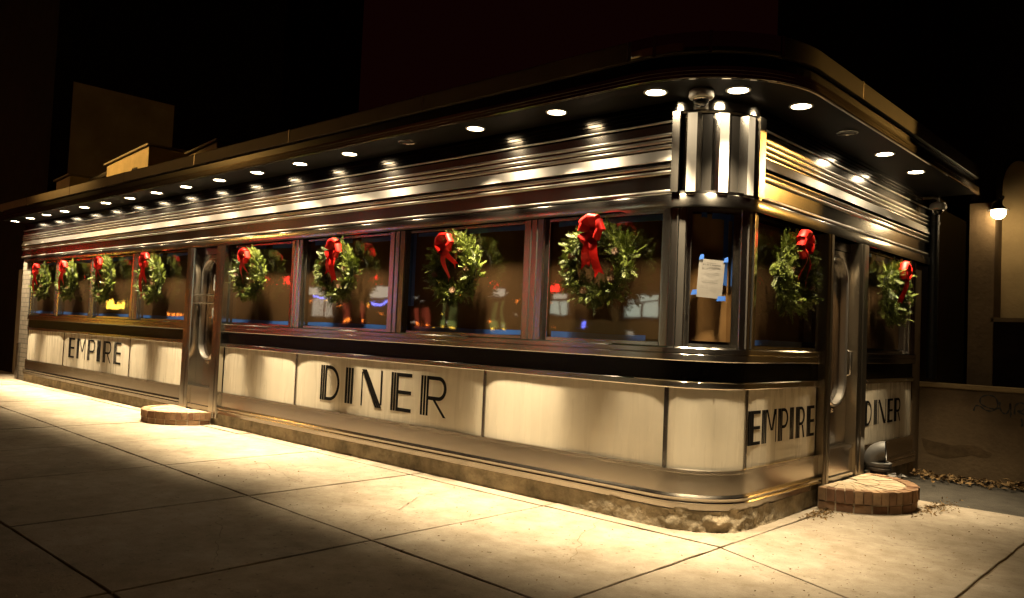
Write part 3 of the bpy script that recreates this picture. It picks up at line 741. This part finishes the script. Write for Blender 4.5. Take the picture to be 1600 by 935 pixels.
brick_step(.10, 2.44, .66, .20, 'e', 'half round brick step below the side door near the grey vent pipe')

# ------------------------------------------------------------------ gooseneck vent
t = empty('vent_pipe', (.17, 3.22, 0)); tag(t, 'grey gooseneck vent pipe standing by the side wall behind the brick step', 'vent pipe')
mb = MB(); mb.lathe([(.085, 0), (.085, .22), (.10, .225)], n=20); mb.build('riser', M['iron'], t, smooth=True)
mb = MB(); mb.lathe([(.10, .222), (.122, .225), (.125, .25), (.118, .258), (.118, .270), (.126, .276), (.126, .305), (.115, .31), (.10, .312)], n=24); mb.build('collar', M['grey_metal'], t, smooth=True, angle=30)
mb = MB(); dv = Vector((.62, -.78, 0)).normalized()
dv = Vector((.90, .22, 0)).normalized(); Rb = .115
pts = [Vector((0, 0, .300))] + [Vector((0, 0, .315)) + dv * (Rb - Rb * math.cos(a)) + Vector((0, 0, Rb * math.sin(a))) for a in [PI / 2 * i / 10 for i in range(11)]]
pts = [p - dv * .05 for p in pts]
mb.tube(pts, [.100] * 12, 22, cap=False); mb.build('elbow', M['grey_metal'], t, smooth=True, angle=60)
mb = MB(); mb.tube([pts[-1] - dv * .02, pts[-1] - dv * .006], .094, 22); mb.build('opening', M['hole'], t)

# ------------------------------------------------------------------ ground: road, kerb, sidewalk slabs, asphalt strip
def struct(o): o['kind'] = 'structure'; return o
mb = MB(); mb.add([(-400, -400, -.16), (400, -400, -.16), (400, 400, -.16), (-400, 400, -.16)], [(0, 1, 2, 3)]); struct(mb.build('ground', M['ground']))
mb = MB(); mb.add([(-120, -18, -.14), (120, -18, -.14), (120, -5.35, -.14), (-120, -5.35, -.14)], [(0, 1, 2, 3)]); struct(mb.build('road', M['asphalt']))
mb = MB(); mb.box(-60, 3.8, -5.35, -5.2, -.15, -.005); struct(mb.build('kerb', M['concrete_base'], bevel=.015))
mb = MB(); mb.box(-60, 3.8, -5.2, 9, -.15, -.014); struct(mb.build('sidewalk_bed', M['joint_dirt']))
mb = MB(); gj = .010; rs = random.Random(9)
def slab(q):
    c = [sum(p[i] for p in q) / len(q) for i in (0, 1)]; out = []
    for i, p in enumerate(q):       # inset every edge by the joint half width
        a = Vector(q[i - 1]); b = Vector(p); d = Vector(q[(i + 1) % len(q)])
        e0 = (b - a).normalized(); e1 = (d - b).normalized(); n0 = Vector((-e0.y, e0.x)); n1 = Vector((-e1.y, e1.x))
        k = (n0 + n1); k = k / max(.3, k.dot(n0)); out.append(tuple(b + k * gj))
    dz = rs.uniform(-.003, .003); edge = []
    for i, p in enumerate(out):          # worn, slightly wandering joint edges
        a = Vector(p); b = Vector(out[(i + 1) % len(out)]); k = max(1, int((b - a).length / .11)); nn = Vector((-(b - a).y, (b - a).x)).normalized()
        for j in range(k):
            q = a.lerp(b, j / k); edge.append(tuple(q + nn * (0 if j == 0 else max(-.004, .011 * mnoise.noise(Vector((q.x * 3.1, q.y * 3.1, i * 7.))) + .006 * mnoise.noise(Vector((q.x * 11, q.y * 11, 3.)))))))
    mb.poly_prism(edge, -.05, dz)
xs = [.2, -1.5, -3.3, -5.08, -6.8, -8.55, -10.3, -12.05, -13.8, -15.55, -17.3, -19.05, -20.8, -22.5, -26, -30]
def yj(x): return -2.14 - .030 * max(x, -22)
for i in range(len(xs) - 1):
    a, b = xs[i + 1], xs[i]
    slab([(a, yj(a)), (b, yj(b)), (b, -.23), (a, -.23)]); slab([(a, -3.85), (b, -3.85), (b, yj(b)), (a, yj(a))]); slab([(a, -5.19), (b, -5.19), (b, -3.85), (a, -3.85)])
    if b > -17: slab([(a, -.23), (b, -.23), (b, .02), (a, .02)])
    else: slab([(a, -.23), (b, -.23), (b, .8), (a, .8)])
slab([(.2, yj(.2)), (1.72, yj(1.72)), (1.72, -.86), (.2, -.24)]); slab([(1.72, yj(1.72)), (3.8, yj(3.8)), (3.8, -1.7), (1.72, -.86)])
slab([(.2, -3.85), (1.72, -3.85), (1.72, yj(1.72)), (.2, yj(.2))]); slab([(1.72, -3.85), (3.8, -3.85), (3.8, yj(3.8)), (1.72, yj(1.72))])
slab([(.2, -5.19), (3.8, -5.19), (3.8, -3.85), (.2, -3.85)])
slab([(.2, -.24), (1.72, -.86), (1.72, 3.1), (.2, 3.1)]); slab([(1.72, -.86), (3.8, -1.7), (3.8, 3.1), (1.72, 3.1)])
slab([(-.45, -.23), (.2, -.23), (.2, 3.1), (-.1, 3.1), (-.1, .5), (-.45, .02)])
struct(mb.build('sidewalk', M['sidewalk'], bevel=.003))
mb = MB(); mb.box(-.15, 3.8, 3.11, 6.2, -.05, -.012); struct(mb.build('asphalt_strip', M['asphalt']))

# hairline cracks in the slabs, filled with dirt
def crack(p0, p1, amp, seed, w=.0045):
    mb = MB(); a, b = Vector(p0), Vector(p1); d = b - a; nn = Vector((-d.y, d.x)).normalized(); k = max(4, int(d.length / .03)); rows = []
    for i in range(k + 1):
        t_ = i / k; q = a + d * t_ + nn * amp * (mnoise.noise(Vector((t_ * d.length * 2.2, seed, 0))) + .4 * mnoise.noise(Vector((t_ * d.length * 9, seed, 5)))); ww = w * (.35 + .65 * abs(mnoise.noise(Vector((t_ * 9, seed, 9))))) * min(1, 6 * min(t_, 1 - t_) + .2)
        rows.append([(q.x - nn.x * ww, q.y - nn.y * ww, .0045), (q.x + nn.x * ww, q.y + nn.y * ww, .0045)])
    mb.strip(rows); struct(mb.build('pavement_crack', M['joint_dirt']))
for j, (a_, b_, am) in enumerate([((-2.6, -.25), (-1.9, -2.05), .10), ((-4.9, -1.1), (-3.4, -1.35), .08), ((.35, -1.9), (1.6, -1.2), .1), ((.3, .7), (1.65, 1.15), .12), ((-.9, -.3), (-.2, -1.5), .09), ((-7.6, -.3), (-7.1, -1.85), .1), ((-11.5, -.4), (-10.5, -1.7), .12), ((-2.9, -2.5), (-1.6, -3.2), .1), ((-6.4, -2.3), (-5.3, -3.6), .12)]):
    crack(a_, b_, am, j * 3.7 + 1)

# ------------------------------------------------------------------ leaf litter
def litter(name, pts, label, size=.05):
    mb = MB(); r = random.Random(len(pts))
    for (x, y, z) in pts:
        a = r.uniform(0, 2 * PI); L = size * r.uniform(.5, 1.2); w = L * r.uniform(.3, .55); tl = Matrix.Rotation(a, 3, 'Z') @ Matrix.Rotation(r.gauss(0, .5), 3, 'X') @ Matrix.Rotation(r.gauss(0, .4), 3, 'Y')
        c = r.uniform(.1, .5) * w; q = [Vector((-L / 2, 0, c * .5)), Vector((-L * .1, -w / 2, c)), Vector((L / 2, 0, c * .6)), Vector((-L * .1, w / 2, c)), Vector((0, 0, 0))]
        p = Vector((x, y, z + .006)); mb.add([p + tl @ v for v in q], [(0, 1, 4), (1, 2, 4), (2, 3, 4), (3, 0, 4)])
    o = mb.build(name, M['leaf']); tag(o, label, 'leaves', kind='stuff')
r = random.Random(21)
P = []
for i in range(900):
    x = r.uniform(-.1, 2.6); P.append((x, 5.02 - abs(r.gauss(0, .22)) - .1 * math.sin(x * 3), abs(r.gauss(0, .02))))
litter('leaf_litter', P, 'strip of dry brown leaves blown along the foot of the low stucco wall', .085)
P = [(.16 + abs(r.gauss(0, .10)), 1.55 + r.gauss(0, .18), abs(r.gauss(0, .006))) for i in range(260)]
litter('leaf_litter', P, 'small heap of dry leaves at the corner side of the side door step', .035)
P = [(.72 + abs(r.gauss(0, .10)) + .1 * r.random(), 2.75 + r.gauss(0, .25), abs(r.gauss(0, .006))) for i in range(260)]
litter('leaf_litter', P, 'small heap of dry leaves on the far side of the side door step', .035)
P = [(r.uniform(-5, 1.6), r.uniform(-2.0, -.3), 0) for i in range(210)] + [(r.uniform(.3, 1.7), r.uniform(-.6, 3), 0) for i in range(150)]
litter('leaf_litter', P, 'loose leaf scraps scattered over the pavement before the diner', .019)

# crumpled plastic and rubble behind the vent
mb = MB()
for i in range(26):
    c = Vector((.12 + r.gauss(0, .07), 3.75 + r.gauss(0, .16), .03 + abs(r.gauss(0, .04)))); q = [c + Vector((r.gauss(0, .05), r.gauss(0, .05), r.gauss(0, .035))) for k in range(4)]
    mb.add(q, [(0, 1, 2), (0, 2, 3)])
o = mb.build('crumpled_plastic', M['paper']); tag(o, 'crumpled pale plastic sheet lying by the vent pipe against the side wall', 'litter')

# ------------------------------------------------------------------ low wall, pilaster, dark corner post
t = empty('low_wall', (0, 5.2, 0)); tag(t, 'low stained stucco wall with coping and black graffiti beside the diner', 'wall')
mb = MB(); mb.box(-.25, 4.5, 0, .28, -.1, 1.045); mb.build('wall_body', M['stucco'], t, bevel=.006)
mb = MB(); mb.box(-.26, 4.52, -.02, .30, 1.047, 1.10); mb.build('coping', M['stucco_pale'], t, bevel=.01)
def scribble(pts, w):
    mb = MB(); rows = []
    for i, (x, z) in enumerate(pts):
        a = Vector(pts[max(0, i - 1)]); b = Vector(pts[min(len(pts) - 1, i + 1)]); d = (b - a).normalized(); n = Vector((-d.y, d.x)) * w * (.7 + .3 * math.sin(i))
        rows.append([(x + n.x, -.004, z + n.y), (x + n.x, .002, z + n.y), (x - n.x, .002, z - n.y), (x - n.x, -.004, z - n.y)])
    mb.strip(rows, True); return mb
def smooth_path(p, n=6):
    out = []
    for i in range(len(p) - 1):
        p0, p1, p2, p3 = [Vector(p[max(0, min(len(p) - 1, j))]) for j in (i - 1, i, i + 1, i + 2)]
        for k in range(n):
            u = k / n; out.append(tuple(.5 * ((2 * p1) + (-p0 + p2) * u + (2 * p0 - 5 * p1 + 4 * p2 - p3) * u * u + (-p0 + 3 * p1 - 3 * p2 + p3) * u ** 3)))
    out.append(tuple(p[-1])); return out
G = [[(.60, .80), (.62, .86), (.67, .86), (.73, .82), (.80, .82), (.85, .88), (.83, .97), (.76, 1.0), (.68, .97), (.67, .90), (.73, .86), (.82, .84), (.87, .86)],
     [(.87, .93), (.875, .86), (.90, .81), (.94, .80), (.97, .86), (.975, .93)], [(.975, .92), (.985, .82), (.98, .76)],
     [(1.02, .80), (1.03, .90), (1.08, .94), (1.13, .91), (1.10, .85), (1.05, .84), (1.14, .80), (1.22, .78), (1.30, .82)], [(1.09, .76), (1.10, .70), (1.095, .66)], [(1.24, .72), (1.25, .68)]]
for g in G: scribble(smooth_path(g), .011).build('graffiti', M['graffiti'], t)
# damp stain on the wall, a shape of its own
st = [(.02, .40), (.20, .385), (.38, .37), (.55, .385), (.72, .35), (.80, .31), (.74, .26), (.60, .27), (.48, .24), (.34, .20), (.20, .21), (.08, .26)]
st = smooth_path(st + [st[0]], 5); mb = MB(); mb.add([(x + .012 * mnoise.noise(Vector((x * 14, z * 14, 0))), -.0025, z + .015 * mnoise.noise(Vector((x * 9, z * 9, 4)))) for x, z in st[:-1]], [tuple(range(len(st) - 1))]); mb.build('damp_stain', M['stain'], t)
t = empty('stucco_pilaster', (-.1, 5.0, 0)); tag(t, 'narrow stucco pilaster closing the end of the diner side wall', 'pilaster')
mb = MB(); mb.box(-.25, .098, -.14, .195, -.05, 2.56); mb.build('shaft', M['stucco'], t, bevel=.012)
t = empty('drain_pipe', (.06, 5.30, 0)); tag(t, 'dark downpipe rising past the dome camera at the end of the side ribbing', 'pipe')
mb = MB(); mb.tube([(.03, .03, 1.15), (.03, .03, 3.44)], .06, 14); mb.build('pipe', M['iron'], t, smooth=True)
for z in (1.6, 2.4, 3.1): mb = MB(); mb.lathe([(.0605, -.02), (.067, -.018), (.067, .018), (.0605, .02)], c=(.03, .03, z), n=16); mb.build('clamp', M['iron'], t)

# ------------------------------------------------------------------ stucco building with the arched niche and its wall lamp
BY = 6.0
t = empty('stucco_building', (1.0, BY, 0)); tag(t, 'dark stucco building with a tall arched niche behind the low wall', 'building')
mb = MB()
x0, x1, z0, z1, zs = .63, .97, 1.95, 4.02, 3.70      # niche
a0, a1, top = .34, 2.2, 9.
def L_(x): return x - 1.0
mb.box(L_(a0), L_(x0) - .001, -.03, .5, -.1, 3.43); mb.build('pier', M['stucco'], t)
mb = MB(); mb.box(L_(a0), L_(x0) - .001, 0., .5, 3.431, top); mb.box(L_(x1), L_(a1), 0, .5, -.1, top)  # near-black colour stands for shade on the unlit upper and right stucco
mb.box(L_(x0), L_(x1), .0, .5, -.1, z0)
arch = [( (x0 + x1) / 2 + (x1 - x0) / 2 * math.cos(PI - PI * i / 16), zs + (z1 - zs) * math.sin(PI * i / 16)) for i in range(17)]
for i in range(16):
    (xa, za), (xb, zb2) = arch[i], arch[i + 1]
    mb.add([(L_(xa), 0, za), (L_(xb), 0, zb2), (L_(xb), 0, top), (L_(xa), 0, top), (L_(xa), .5, za), (L_(xb), .5, zb2), (L_(xb), .5, top), (L_(xa), .5, top)], [(0, 1, 2, 3), (0, 4, 5, 1), (4, 7, 6, 5)])
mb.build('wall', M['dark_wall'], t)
mb = MB(); mb.box(L_(x0) - .2, L_(x1) + .2, .36, .50, 1.9, 4.3); mb.build('niche_back', M['stucco_pale'], t)
mb = MB(); mb.box(L_(x0) - .03, L_(x1) + .03, -.03, .3, z0 - .05, z0 + .001); mb.build('niche_sill', M['stucco'], t)
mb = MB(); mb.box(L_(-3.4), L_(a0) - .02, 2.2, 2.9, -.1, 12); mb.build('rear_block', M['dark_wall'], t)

t = empty('wall_lamp', (.585, BY, 3.30)); tag(t, 'lit white globe lamp on a black iron scroll bracket beside the arch', 'lamp')
mb = MB(); mb.box(-.03, .03, -.015, -.001, -.14, .10); mb.build('backplate', M['iron'], t, bevel=.004)
mb = MB(); mb.tube(smooth_path([(0, -.01, -.02), (.0, -.06, .06), (.04, -.12, .12), (.10, -.17, .13), (.15, -.20, .12), (.17, -.21, .16), (.14, -.20, .175), (.13, -.19, .155)]), .010, 8); mb.build('bracket', M['iron'], t, smooth=True)
mb = MB(); mb.lathe([(.0, .115), (.02, .11), (.035, .07), (.08, .02), (.125, -.004), (.12, -.008), (.0, .001)], c=(.11, -.18, .005), n=20); mb.build('shade_cap', M['iron'], t, smooth=True)
mb = MB(); mb.lathe([(.074, 0), (.085, -.03), (.078, -.07), (.055, -.098), (.03, -.10), (.028, -.115), (.0, -.117)], c=(.11, -.18, .004), n=22); mb.build('globe', M['globe'], t, smooth=True)

# ------------------------------------------------------------------ neighbour at the far end, party wall patch
t = empty('neighbour_house', (-20, .3, 0)); tag(t, 'tall dark house at the far end of the diner with pale plaster patch', 'house')
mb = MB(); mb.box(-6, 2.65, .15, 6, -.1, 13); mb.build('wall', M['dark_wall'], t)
mb = MB(); mb.box(-6, 2.99, -.2, .148, -.1, 3.1) if False else mb.box(1.2, 2.2, .09, .148, .0, 2.5); mb.build('door', M['plaster'], t, bevel=.01)
mb = MB(); mb.box(2.651, 2.68, .55, 2.95, 4.1, 6.95); mb.build('plaster_patch', M['plaster'], t)
mb = MB(); mb.box(2.35, 2.60, .05, .148, 1.75, 2.0); mb.build('intercom', M['iron'], t, bevel=.01)
# dark blocks behind
t = empty('rear_tenement', (-24, 26, 0)); tag(t, 'unlit tall tenement standing far behind the diner roof', 'building')
mb = MB(); mb.box(-60, -31, 0, 10, -.1, 60); mb.build('wall', M['black'], t)

# ------------------------------------------------------------------ things on the roof
def roof_unit(x0, x1, y0, y1, z, rise, label, slot):
    t = empty('rooftop_unit', ((x0 + x1) / 2, y0, 3.72)); tag(t, label, 'rooftop unit', 'sheet metal units on the diner roof'); w = (x1 - x0) / 2; h = z - 3.72; d = y1 - y0
    mb = MB(); mb.add([(-w, 0, 0), (w, 0, 0), (w, d, 0), (-w, d, 0), (-w, 0, h), (w, 0, h + rise), (w, d, h + rise), (-w, d, h)], [(0, 3, 2, 1), (4, 5, 6, 7), (0, 1, 5, 4), (1, 2, 6, 5), (2, 3, 7, 6), (3, 0, 4, 7)]); mb.build('casing', M['unit'], t, bevel=.01)
    mb = MB(); mb.add([(-w - .05, -.05, h + .005), (w + .05, -.05, h + rise + .005), (w + .05, d, h + rise + .005), (-w - .05, d, h + .005), (-w - .05, -.05, h + .04), (w + .05, -.05, h + rise + .04), (w + .05, d, h + rise + .04), (-w - .05, d, h + .04)], [(0, 3, 2, 1), (4, 5, 6, 7), (0, 1, 5, 4), (1, 2, 6, 5), (2, 3, 7, 6), (3, 0, 4, 7)]); mb.build('lid', M['tarp'], t)
    if slot:
        mb = MB(); mb.box(w * .3, w * .3 + .22, -.012, .0, h * .15, h * .75); mb.build('vent_slot', M['black'], t)
roof_unit(-13.7, -11.75, .4, 1.6, 4.46, .16, 'tallest sandy metal unit with a dark slot and sloping lid on the roof', True)
roof_unit(-16.6, -15.75, .4, 1.3, 4.42, .06, 'small sandy metal unit at the far end of the roof', True)
roof_unit(-10.35, -9.35, .5, 1.2, 4.30, .10, 'low sandy metal unit nearest the front door on the roof', False)
t = empty('roof_duct', (-14.6, .6, 3.72)); tag(t, 'dark curved duct pipe between the two far rooftop units', 'duct')
mb = MB(); mb.tube(smooth_path([(-.6, 0, 0), (-.6, 0, .45), (-.4, 0, .60), (0, 0, .62), (.5, 0, .66)]), .07, 10); mb.build('pipe', M['iron'], t, smooth=True)

# ------------------------------------------------------------------ street lamps across the way (seen as golden reflections)
def street_lamp(x, y, h, rz, energy, label, lens='sodium'):
    t = empty('street_lamp', (x, y, -.14), rz); tag(t, label, 'street lamp', 'sodium street lamps')
    mb = MB(); mb.tube([(0, 0, 0), (0, 0, h - .3)], [.11, .07], 12); mb.lathe([(.2, 0), (.2, .1), (.12, .5), (.11, .55)], n=14); mb.build('pole', M['iron'], t, smooth=True)
    mb = MB(); mb.tube(smooth_path([(0, 0, h - .35), (.3, 0, h), (1., 0, h + .2), (1.8, 0, h + .2)]), .04, 8); mb.build('arm', M['iron'], t, smooth=True)
    mb = MB(); mb.lathe([(.0, .12), (.16, .1), (.22, .02), (.2, 0)], c=(2., 0, h + .15), n=16); mb.build('lamp_head', M['iron'], t, smooth=True)
    mb = MB(); mb.lathe([(.19, 0), (.17, -.08), (.08, -.13), (0, -.14)], c=(2., 0, h + .15), n=16); mb.build('lamp_lens', M[lens], t, smooth=True)
    light('street_lamp_bulb', 'POINT', (x + 2 * math.cos(rz), y + 2 * math.sin(rz), h - .15), energy, (1., .52, .13), shadow_soft_size=.14)
street_lamp(-24.0, -9.6, 7.6, .9, 220, 'sodium street lamp down the avenue beyond the diner', 'sodium_far')
street_lamp(10.6, 20.6, 7.4, -2.4, 220, 'sodium street lamp on the side street behind the stucco building')

fl = light('roof_unit_fill', 'SPOT', (-21.5, -8.2, 7.2), 9000, (1., .55, .14), spot_size=math.radians(17), spot_blend=.9, shadow_soft_size=.12)  # added spot without a fixture, brightens the rooftop units
fl.rotation_euler = (Vector((-12.6, .6, 4.5)) - Vector((-21.5, -8.2, 7.2))).to_track_quat('-Z', 'Y').to_euler()
# ------------------------------------------------------------------ the other side of the avenue (seen in the glass)
FY = -18.0
def shop(x0, x1, h, label, wall):
    t = empty('row_building', ((x0 + x1) / 2, FY, 0)); tag(t, label, 'building', 'buildings across the avenue')
    w = (x1 - x0) / 2; mb = MB(); mb.box(-w, w, -8, 0, -.15, h); mb.build('wall', wall, t); return t, (x0 + x1) / 2
def lit(t, c, name, x0, x1, z0, z1, m, y=.0):
    mb = MB(); mb.box(x0 - c, x1 - c, .002 + y, .03 + y, z0, z1); return mb.build(name, m, t)
E_ = {'pale': emis('lit pale window', (.72, .80, .62), 2.86), 'green_dim': emis('dim green column glow', (.30, .33, .09), 1.2), 'green': emis('green column glow', (.36, .40, .10), 2.86), 'white': emis('lit shopfront', (.8, .72, .55), 3.12), 'red': emis('red neon tubes', (1., .02, .015), 18.2),
      'redcol': emis('red column glow', (.55, .09, .04), 1.95), 'blue': emis('blue fairy lights', (.16, .2, 1.), 18.2), 'orange': emis('orange lamp', (1., .25, .03), 18.2), 'yellow': emis('yellow lit sign', (1., .6, .06), 15.6), 'amber': emis('amber glow wall', (.30, .17, .05), 0.65)}  # column glows are emission standing in for uplights on the columns
tA, cA = shop(-19, 4, 9, 'low brick building across the avenue with pale lit windows and a red sign', M['facade'])
for a, b in ((-16.85, -16.4), (-16.3, -16.05)): lit(tA, cA, 'window', a, b, 2.28, 2.75, E_['pale'])
lit(tA, cA, 'window', -16.75, -16.1, 2.86, 3.06, E_['white'])
for a, b in ((-13.3, -12.75), (-12.6, -12.0)): lit(tA, cA, 'window', a, b, 2.25, 2.68, E_['pale'])
lit(tA, cA, 'transom_window', -13.3, -12.0, 2.75, 2.98, E_['pale']); lit(tA, cA, 'door_lamp', -15.32, -15.15, 1.80, 2.05, E_['blue'])
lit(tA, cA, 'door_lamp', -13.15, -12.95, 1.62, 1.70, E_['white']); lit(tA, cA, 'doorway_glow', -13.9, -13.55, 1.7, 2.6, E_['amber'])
lit(tA, cA, 'glowing_base_wall', -18.5, -9, .4, 2.1, E_['amber'])  # wall glows by emission in place of light falling on it
rl = random.Random(4)
for t_, c_, xa, xb in ((tA, cA, -18.8, -10.),):
    for i in range(12):
        x = rl.uniform(xa, xb); z = rl.uniform(1.6, 3.6); lit(t_, c_, 'random_glow', x, x + rl.uniform(.03, .10), z, z + rl.uniform(.03, .08), rl.choice((E_['orange'], E_['white'], E_['amber'], E_['redcol'])))  # invented glow dots at random places, to vary the window reflections
def neon(t, c, text, x, z, size):
    cu = bpy.data.curves.new('neon', 'FONT'); cu.body = text; cu.size = size; cu.extrude = .02; cu.offset = .012
    o = bpy.data.objects.new('neon_tmp', cu); col.objects.link(o); dg = bpy.context.evaluated_depsgraph_get()
    me = bpy.data.meshes.new_from_object(o.evaluated_get(dg)); bpy.data.objects.remove(o); me.materials.clear(); me.materials.append(E_['red'])
    ob = bpy.data.objects.new('neon_sign', me); col.objects.link(ob); ob.parent = t; ob.rotation_euler = (PI / 2, 0, PI); ob.location = (x - c, .06, z)
neon(tA, cA, 'Boun', -16.35, 3.18, .42)
tB, cB = shop(-26, -19.05, 11, 'building across the avenue with glowing green columns', M['facade'])
for a, b in ((-23.0, -22.78), (-22.4, -22.2), (-20.0, -19.8), (-19.5, -19.32)):
    lit(tB, cB, 'column', a, b, 1.9, 2.75, E_['green_dim']); lit(tB, cB, 'column', a - .03, b + .03, 1.62, 1.899, E_['green']); lit(tB, cB, 'step_lamp', a + .06, a + .14, 1.55, 1.62, E_['yellow'])
lit(tB, cB, 'sign_board', -20.5, -19.4, 2.95, 3.25, E_['white']); lit(tB, cB, 'neon_sign', -20.35, -19.95, 3.3, 3.6, E_['red'])
for a in (-24.9, -24.3): lit(tB, cB, 'column', a, a + .3, 1.5, 2.4, E_['orange'] if False else E_['redcol']); lit(tB, cB, 'step_lamp', a + .1, a + .22, 1.62, 1.75, E_['orange'])
tC, cC = shop(-42, -26.05, 12, 'building across the avenue with glowing red columns and blue fairy lights', M['facade'])
for a in (-30.4, -29.3): lit(tC, cC, 'column', a + .12, a + .45, 1.6, 2.75, E_['redcol']); lit(tC, cC, 'step_lamp', a + .3, a + .45, 1.7, 1.85, E_['orange'])
for a in (-33.0, -31.9): lit(tC, cC, 'shop_window', a, a + .75, 1.9, 2.9, E_['white'])
lit(tC, cC, 'sign_board', -28.4, -26.5, 2.9, 3.4, E_['white']); lit(tC, cC, 'sign_board', -33.6, -32.2, 3.05, 3.5, E_['white'])
for i in range(12): lit(tC, cC, 'fairy_light', -33. + .16 * i, -32.92 + .16 * i, 2.9 - .12 * math.sin(i / 2.), 3.0 - .12 * math.sin(i / 2.), E_['blue'], .05)
for i in range(9): lit(tC, cC, 'fairy_light', -27.9 + .18 * i, -27.8 + .18 * i, 2.62 - .08 * math.sin(i / 1.4), 2.72 - .08 * math.sin(i / 1.4), E_['blue'], .05)
lit(tC, cC, 'neon_sign', -28.5, -27.9, 3.55, 4.0, E_['red']); lit(tC, cC, 'neon_sign', -37.6, -35.4, 3.55, 4.0, E_['red'])
for t_, c_, xa, xb in ((tB, cB, -25.8, -19.2), (tC, cC, -41., -26.3)):
    for i in range(22):
        x = rl.uniform(xa, xb); z = rl.uniform(1.5, 4.2); lit(t_, c_, 'random_glow', x, x + rl.uniform(.04, .12), z, z + rl.uniform(.04, .10), rl.choice((E_['orange'], E_['white'], E_['yellow'], E_['redcol'], E_['amber'])))
for a in (-32.75, -32.45, -31.65, -31.35): lit(tC, cC, 'window_mullion', a, a + .05, 1.88, 2.92, M['iron'], .03)
tD, cD = shop(-70, -42.05, 12, 'dark building far down the avenue with a yellow lit sign', M['facade'])
lit(tD, cD, 'sign_board', -60.5, -57.5, 2.0, 2.7, E_['yellow']); lit(tD, cD, 'neon_sign', -66, -63, 4.2, 5.0, E_['red'])
for i in range(7): lit(tD, cD, 'street_glow', -50 + 1.2 * i, -49.8 + 1.2 * i, 1.6, 1.8, E_['orange'])

# ------------------------------------------------------------------ night sky, camera, settings
w = bpy.data.worlds.new('World'); scene.world = w; w.use_nodes = True; nt = w.node_tree
bg = nt.nodes['Background']; sky = nt.nodes.new('ShaderNodeTexSky'); sky.sky_type = 'NISHITA'; sky.sun_disc = False
sky.sun_elevation = math.radians(-4); sky.sun_rotation = math.radians(200)
mx = nt.nodes.new('ShaderNodeMix'); mx.data_type = 'RGBA'; mx.blend_type = 'ADD'; mx.inputs[0].default_value = 1
sc_ = nt.nodes.new('ShaderNodeVectorMath'); sc_.operation = 'SCALE'; sc_.inputs['Scale'].default_value = .01
nt.links.new(sky.outputs[0], sc_.inputs[0]); nt.links.new(sc_.outputs[0], mx.inputs[6]); mx.inputs[7].default_value = (.036, .005, .004, 1)
nt.links.new(mx.outputs[2], bg.inputs['Color']); bg.inputs['Strength'].default_value = .1

cam = bpy.data.cameras.new('camera'); co = bpy.data.objects.new('camera', cam); col.objects.link(co); scene.camera = co
right = Vector((0.7342531, 0.67751207, 0.04300919)); up = Vector((-0.0032632, -0.05983051, 0.99820322)); fwd = Vector((-0.67886799, 0.73307415, 0.04171988))
co.matrix_world = Matrix.Translation((3.03228657, -5.64289964, 1.5)) @ Matrix((right, up, -fwd)).transposed().to_4x4()
cam.sensor_width = 36; cam.lens = 36 * 1248.4614 / 1600; cam.clip_start = .05; cam.clip_end = 2000
vs = scene.view_settings; vs.view_transform = 'Standard'; vs.look = 'None'; vs.exposure = 0; vs.gamma = 1
cy = scene.cycles; cy.use_denoising = True; cy.max_bounces = 8; cy.glossy_bounces = 4; cy.diffuse_bounces = 4; cy.transparent_max_bounces = 12
cy.sample_clamp_indirect = 4; cy.sample_clamp_direct = 0; cy.caustics_reflective = False; cy.blur_glossy = .3
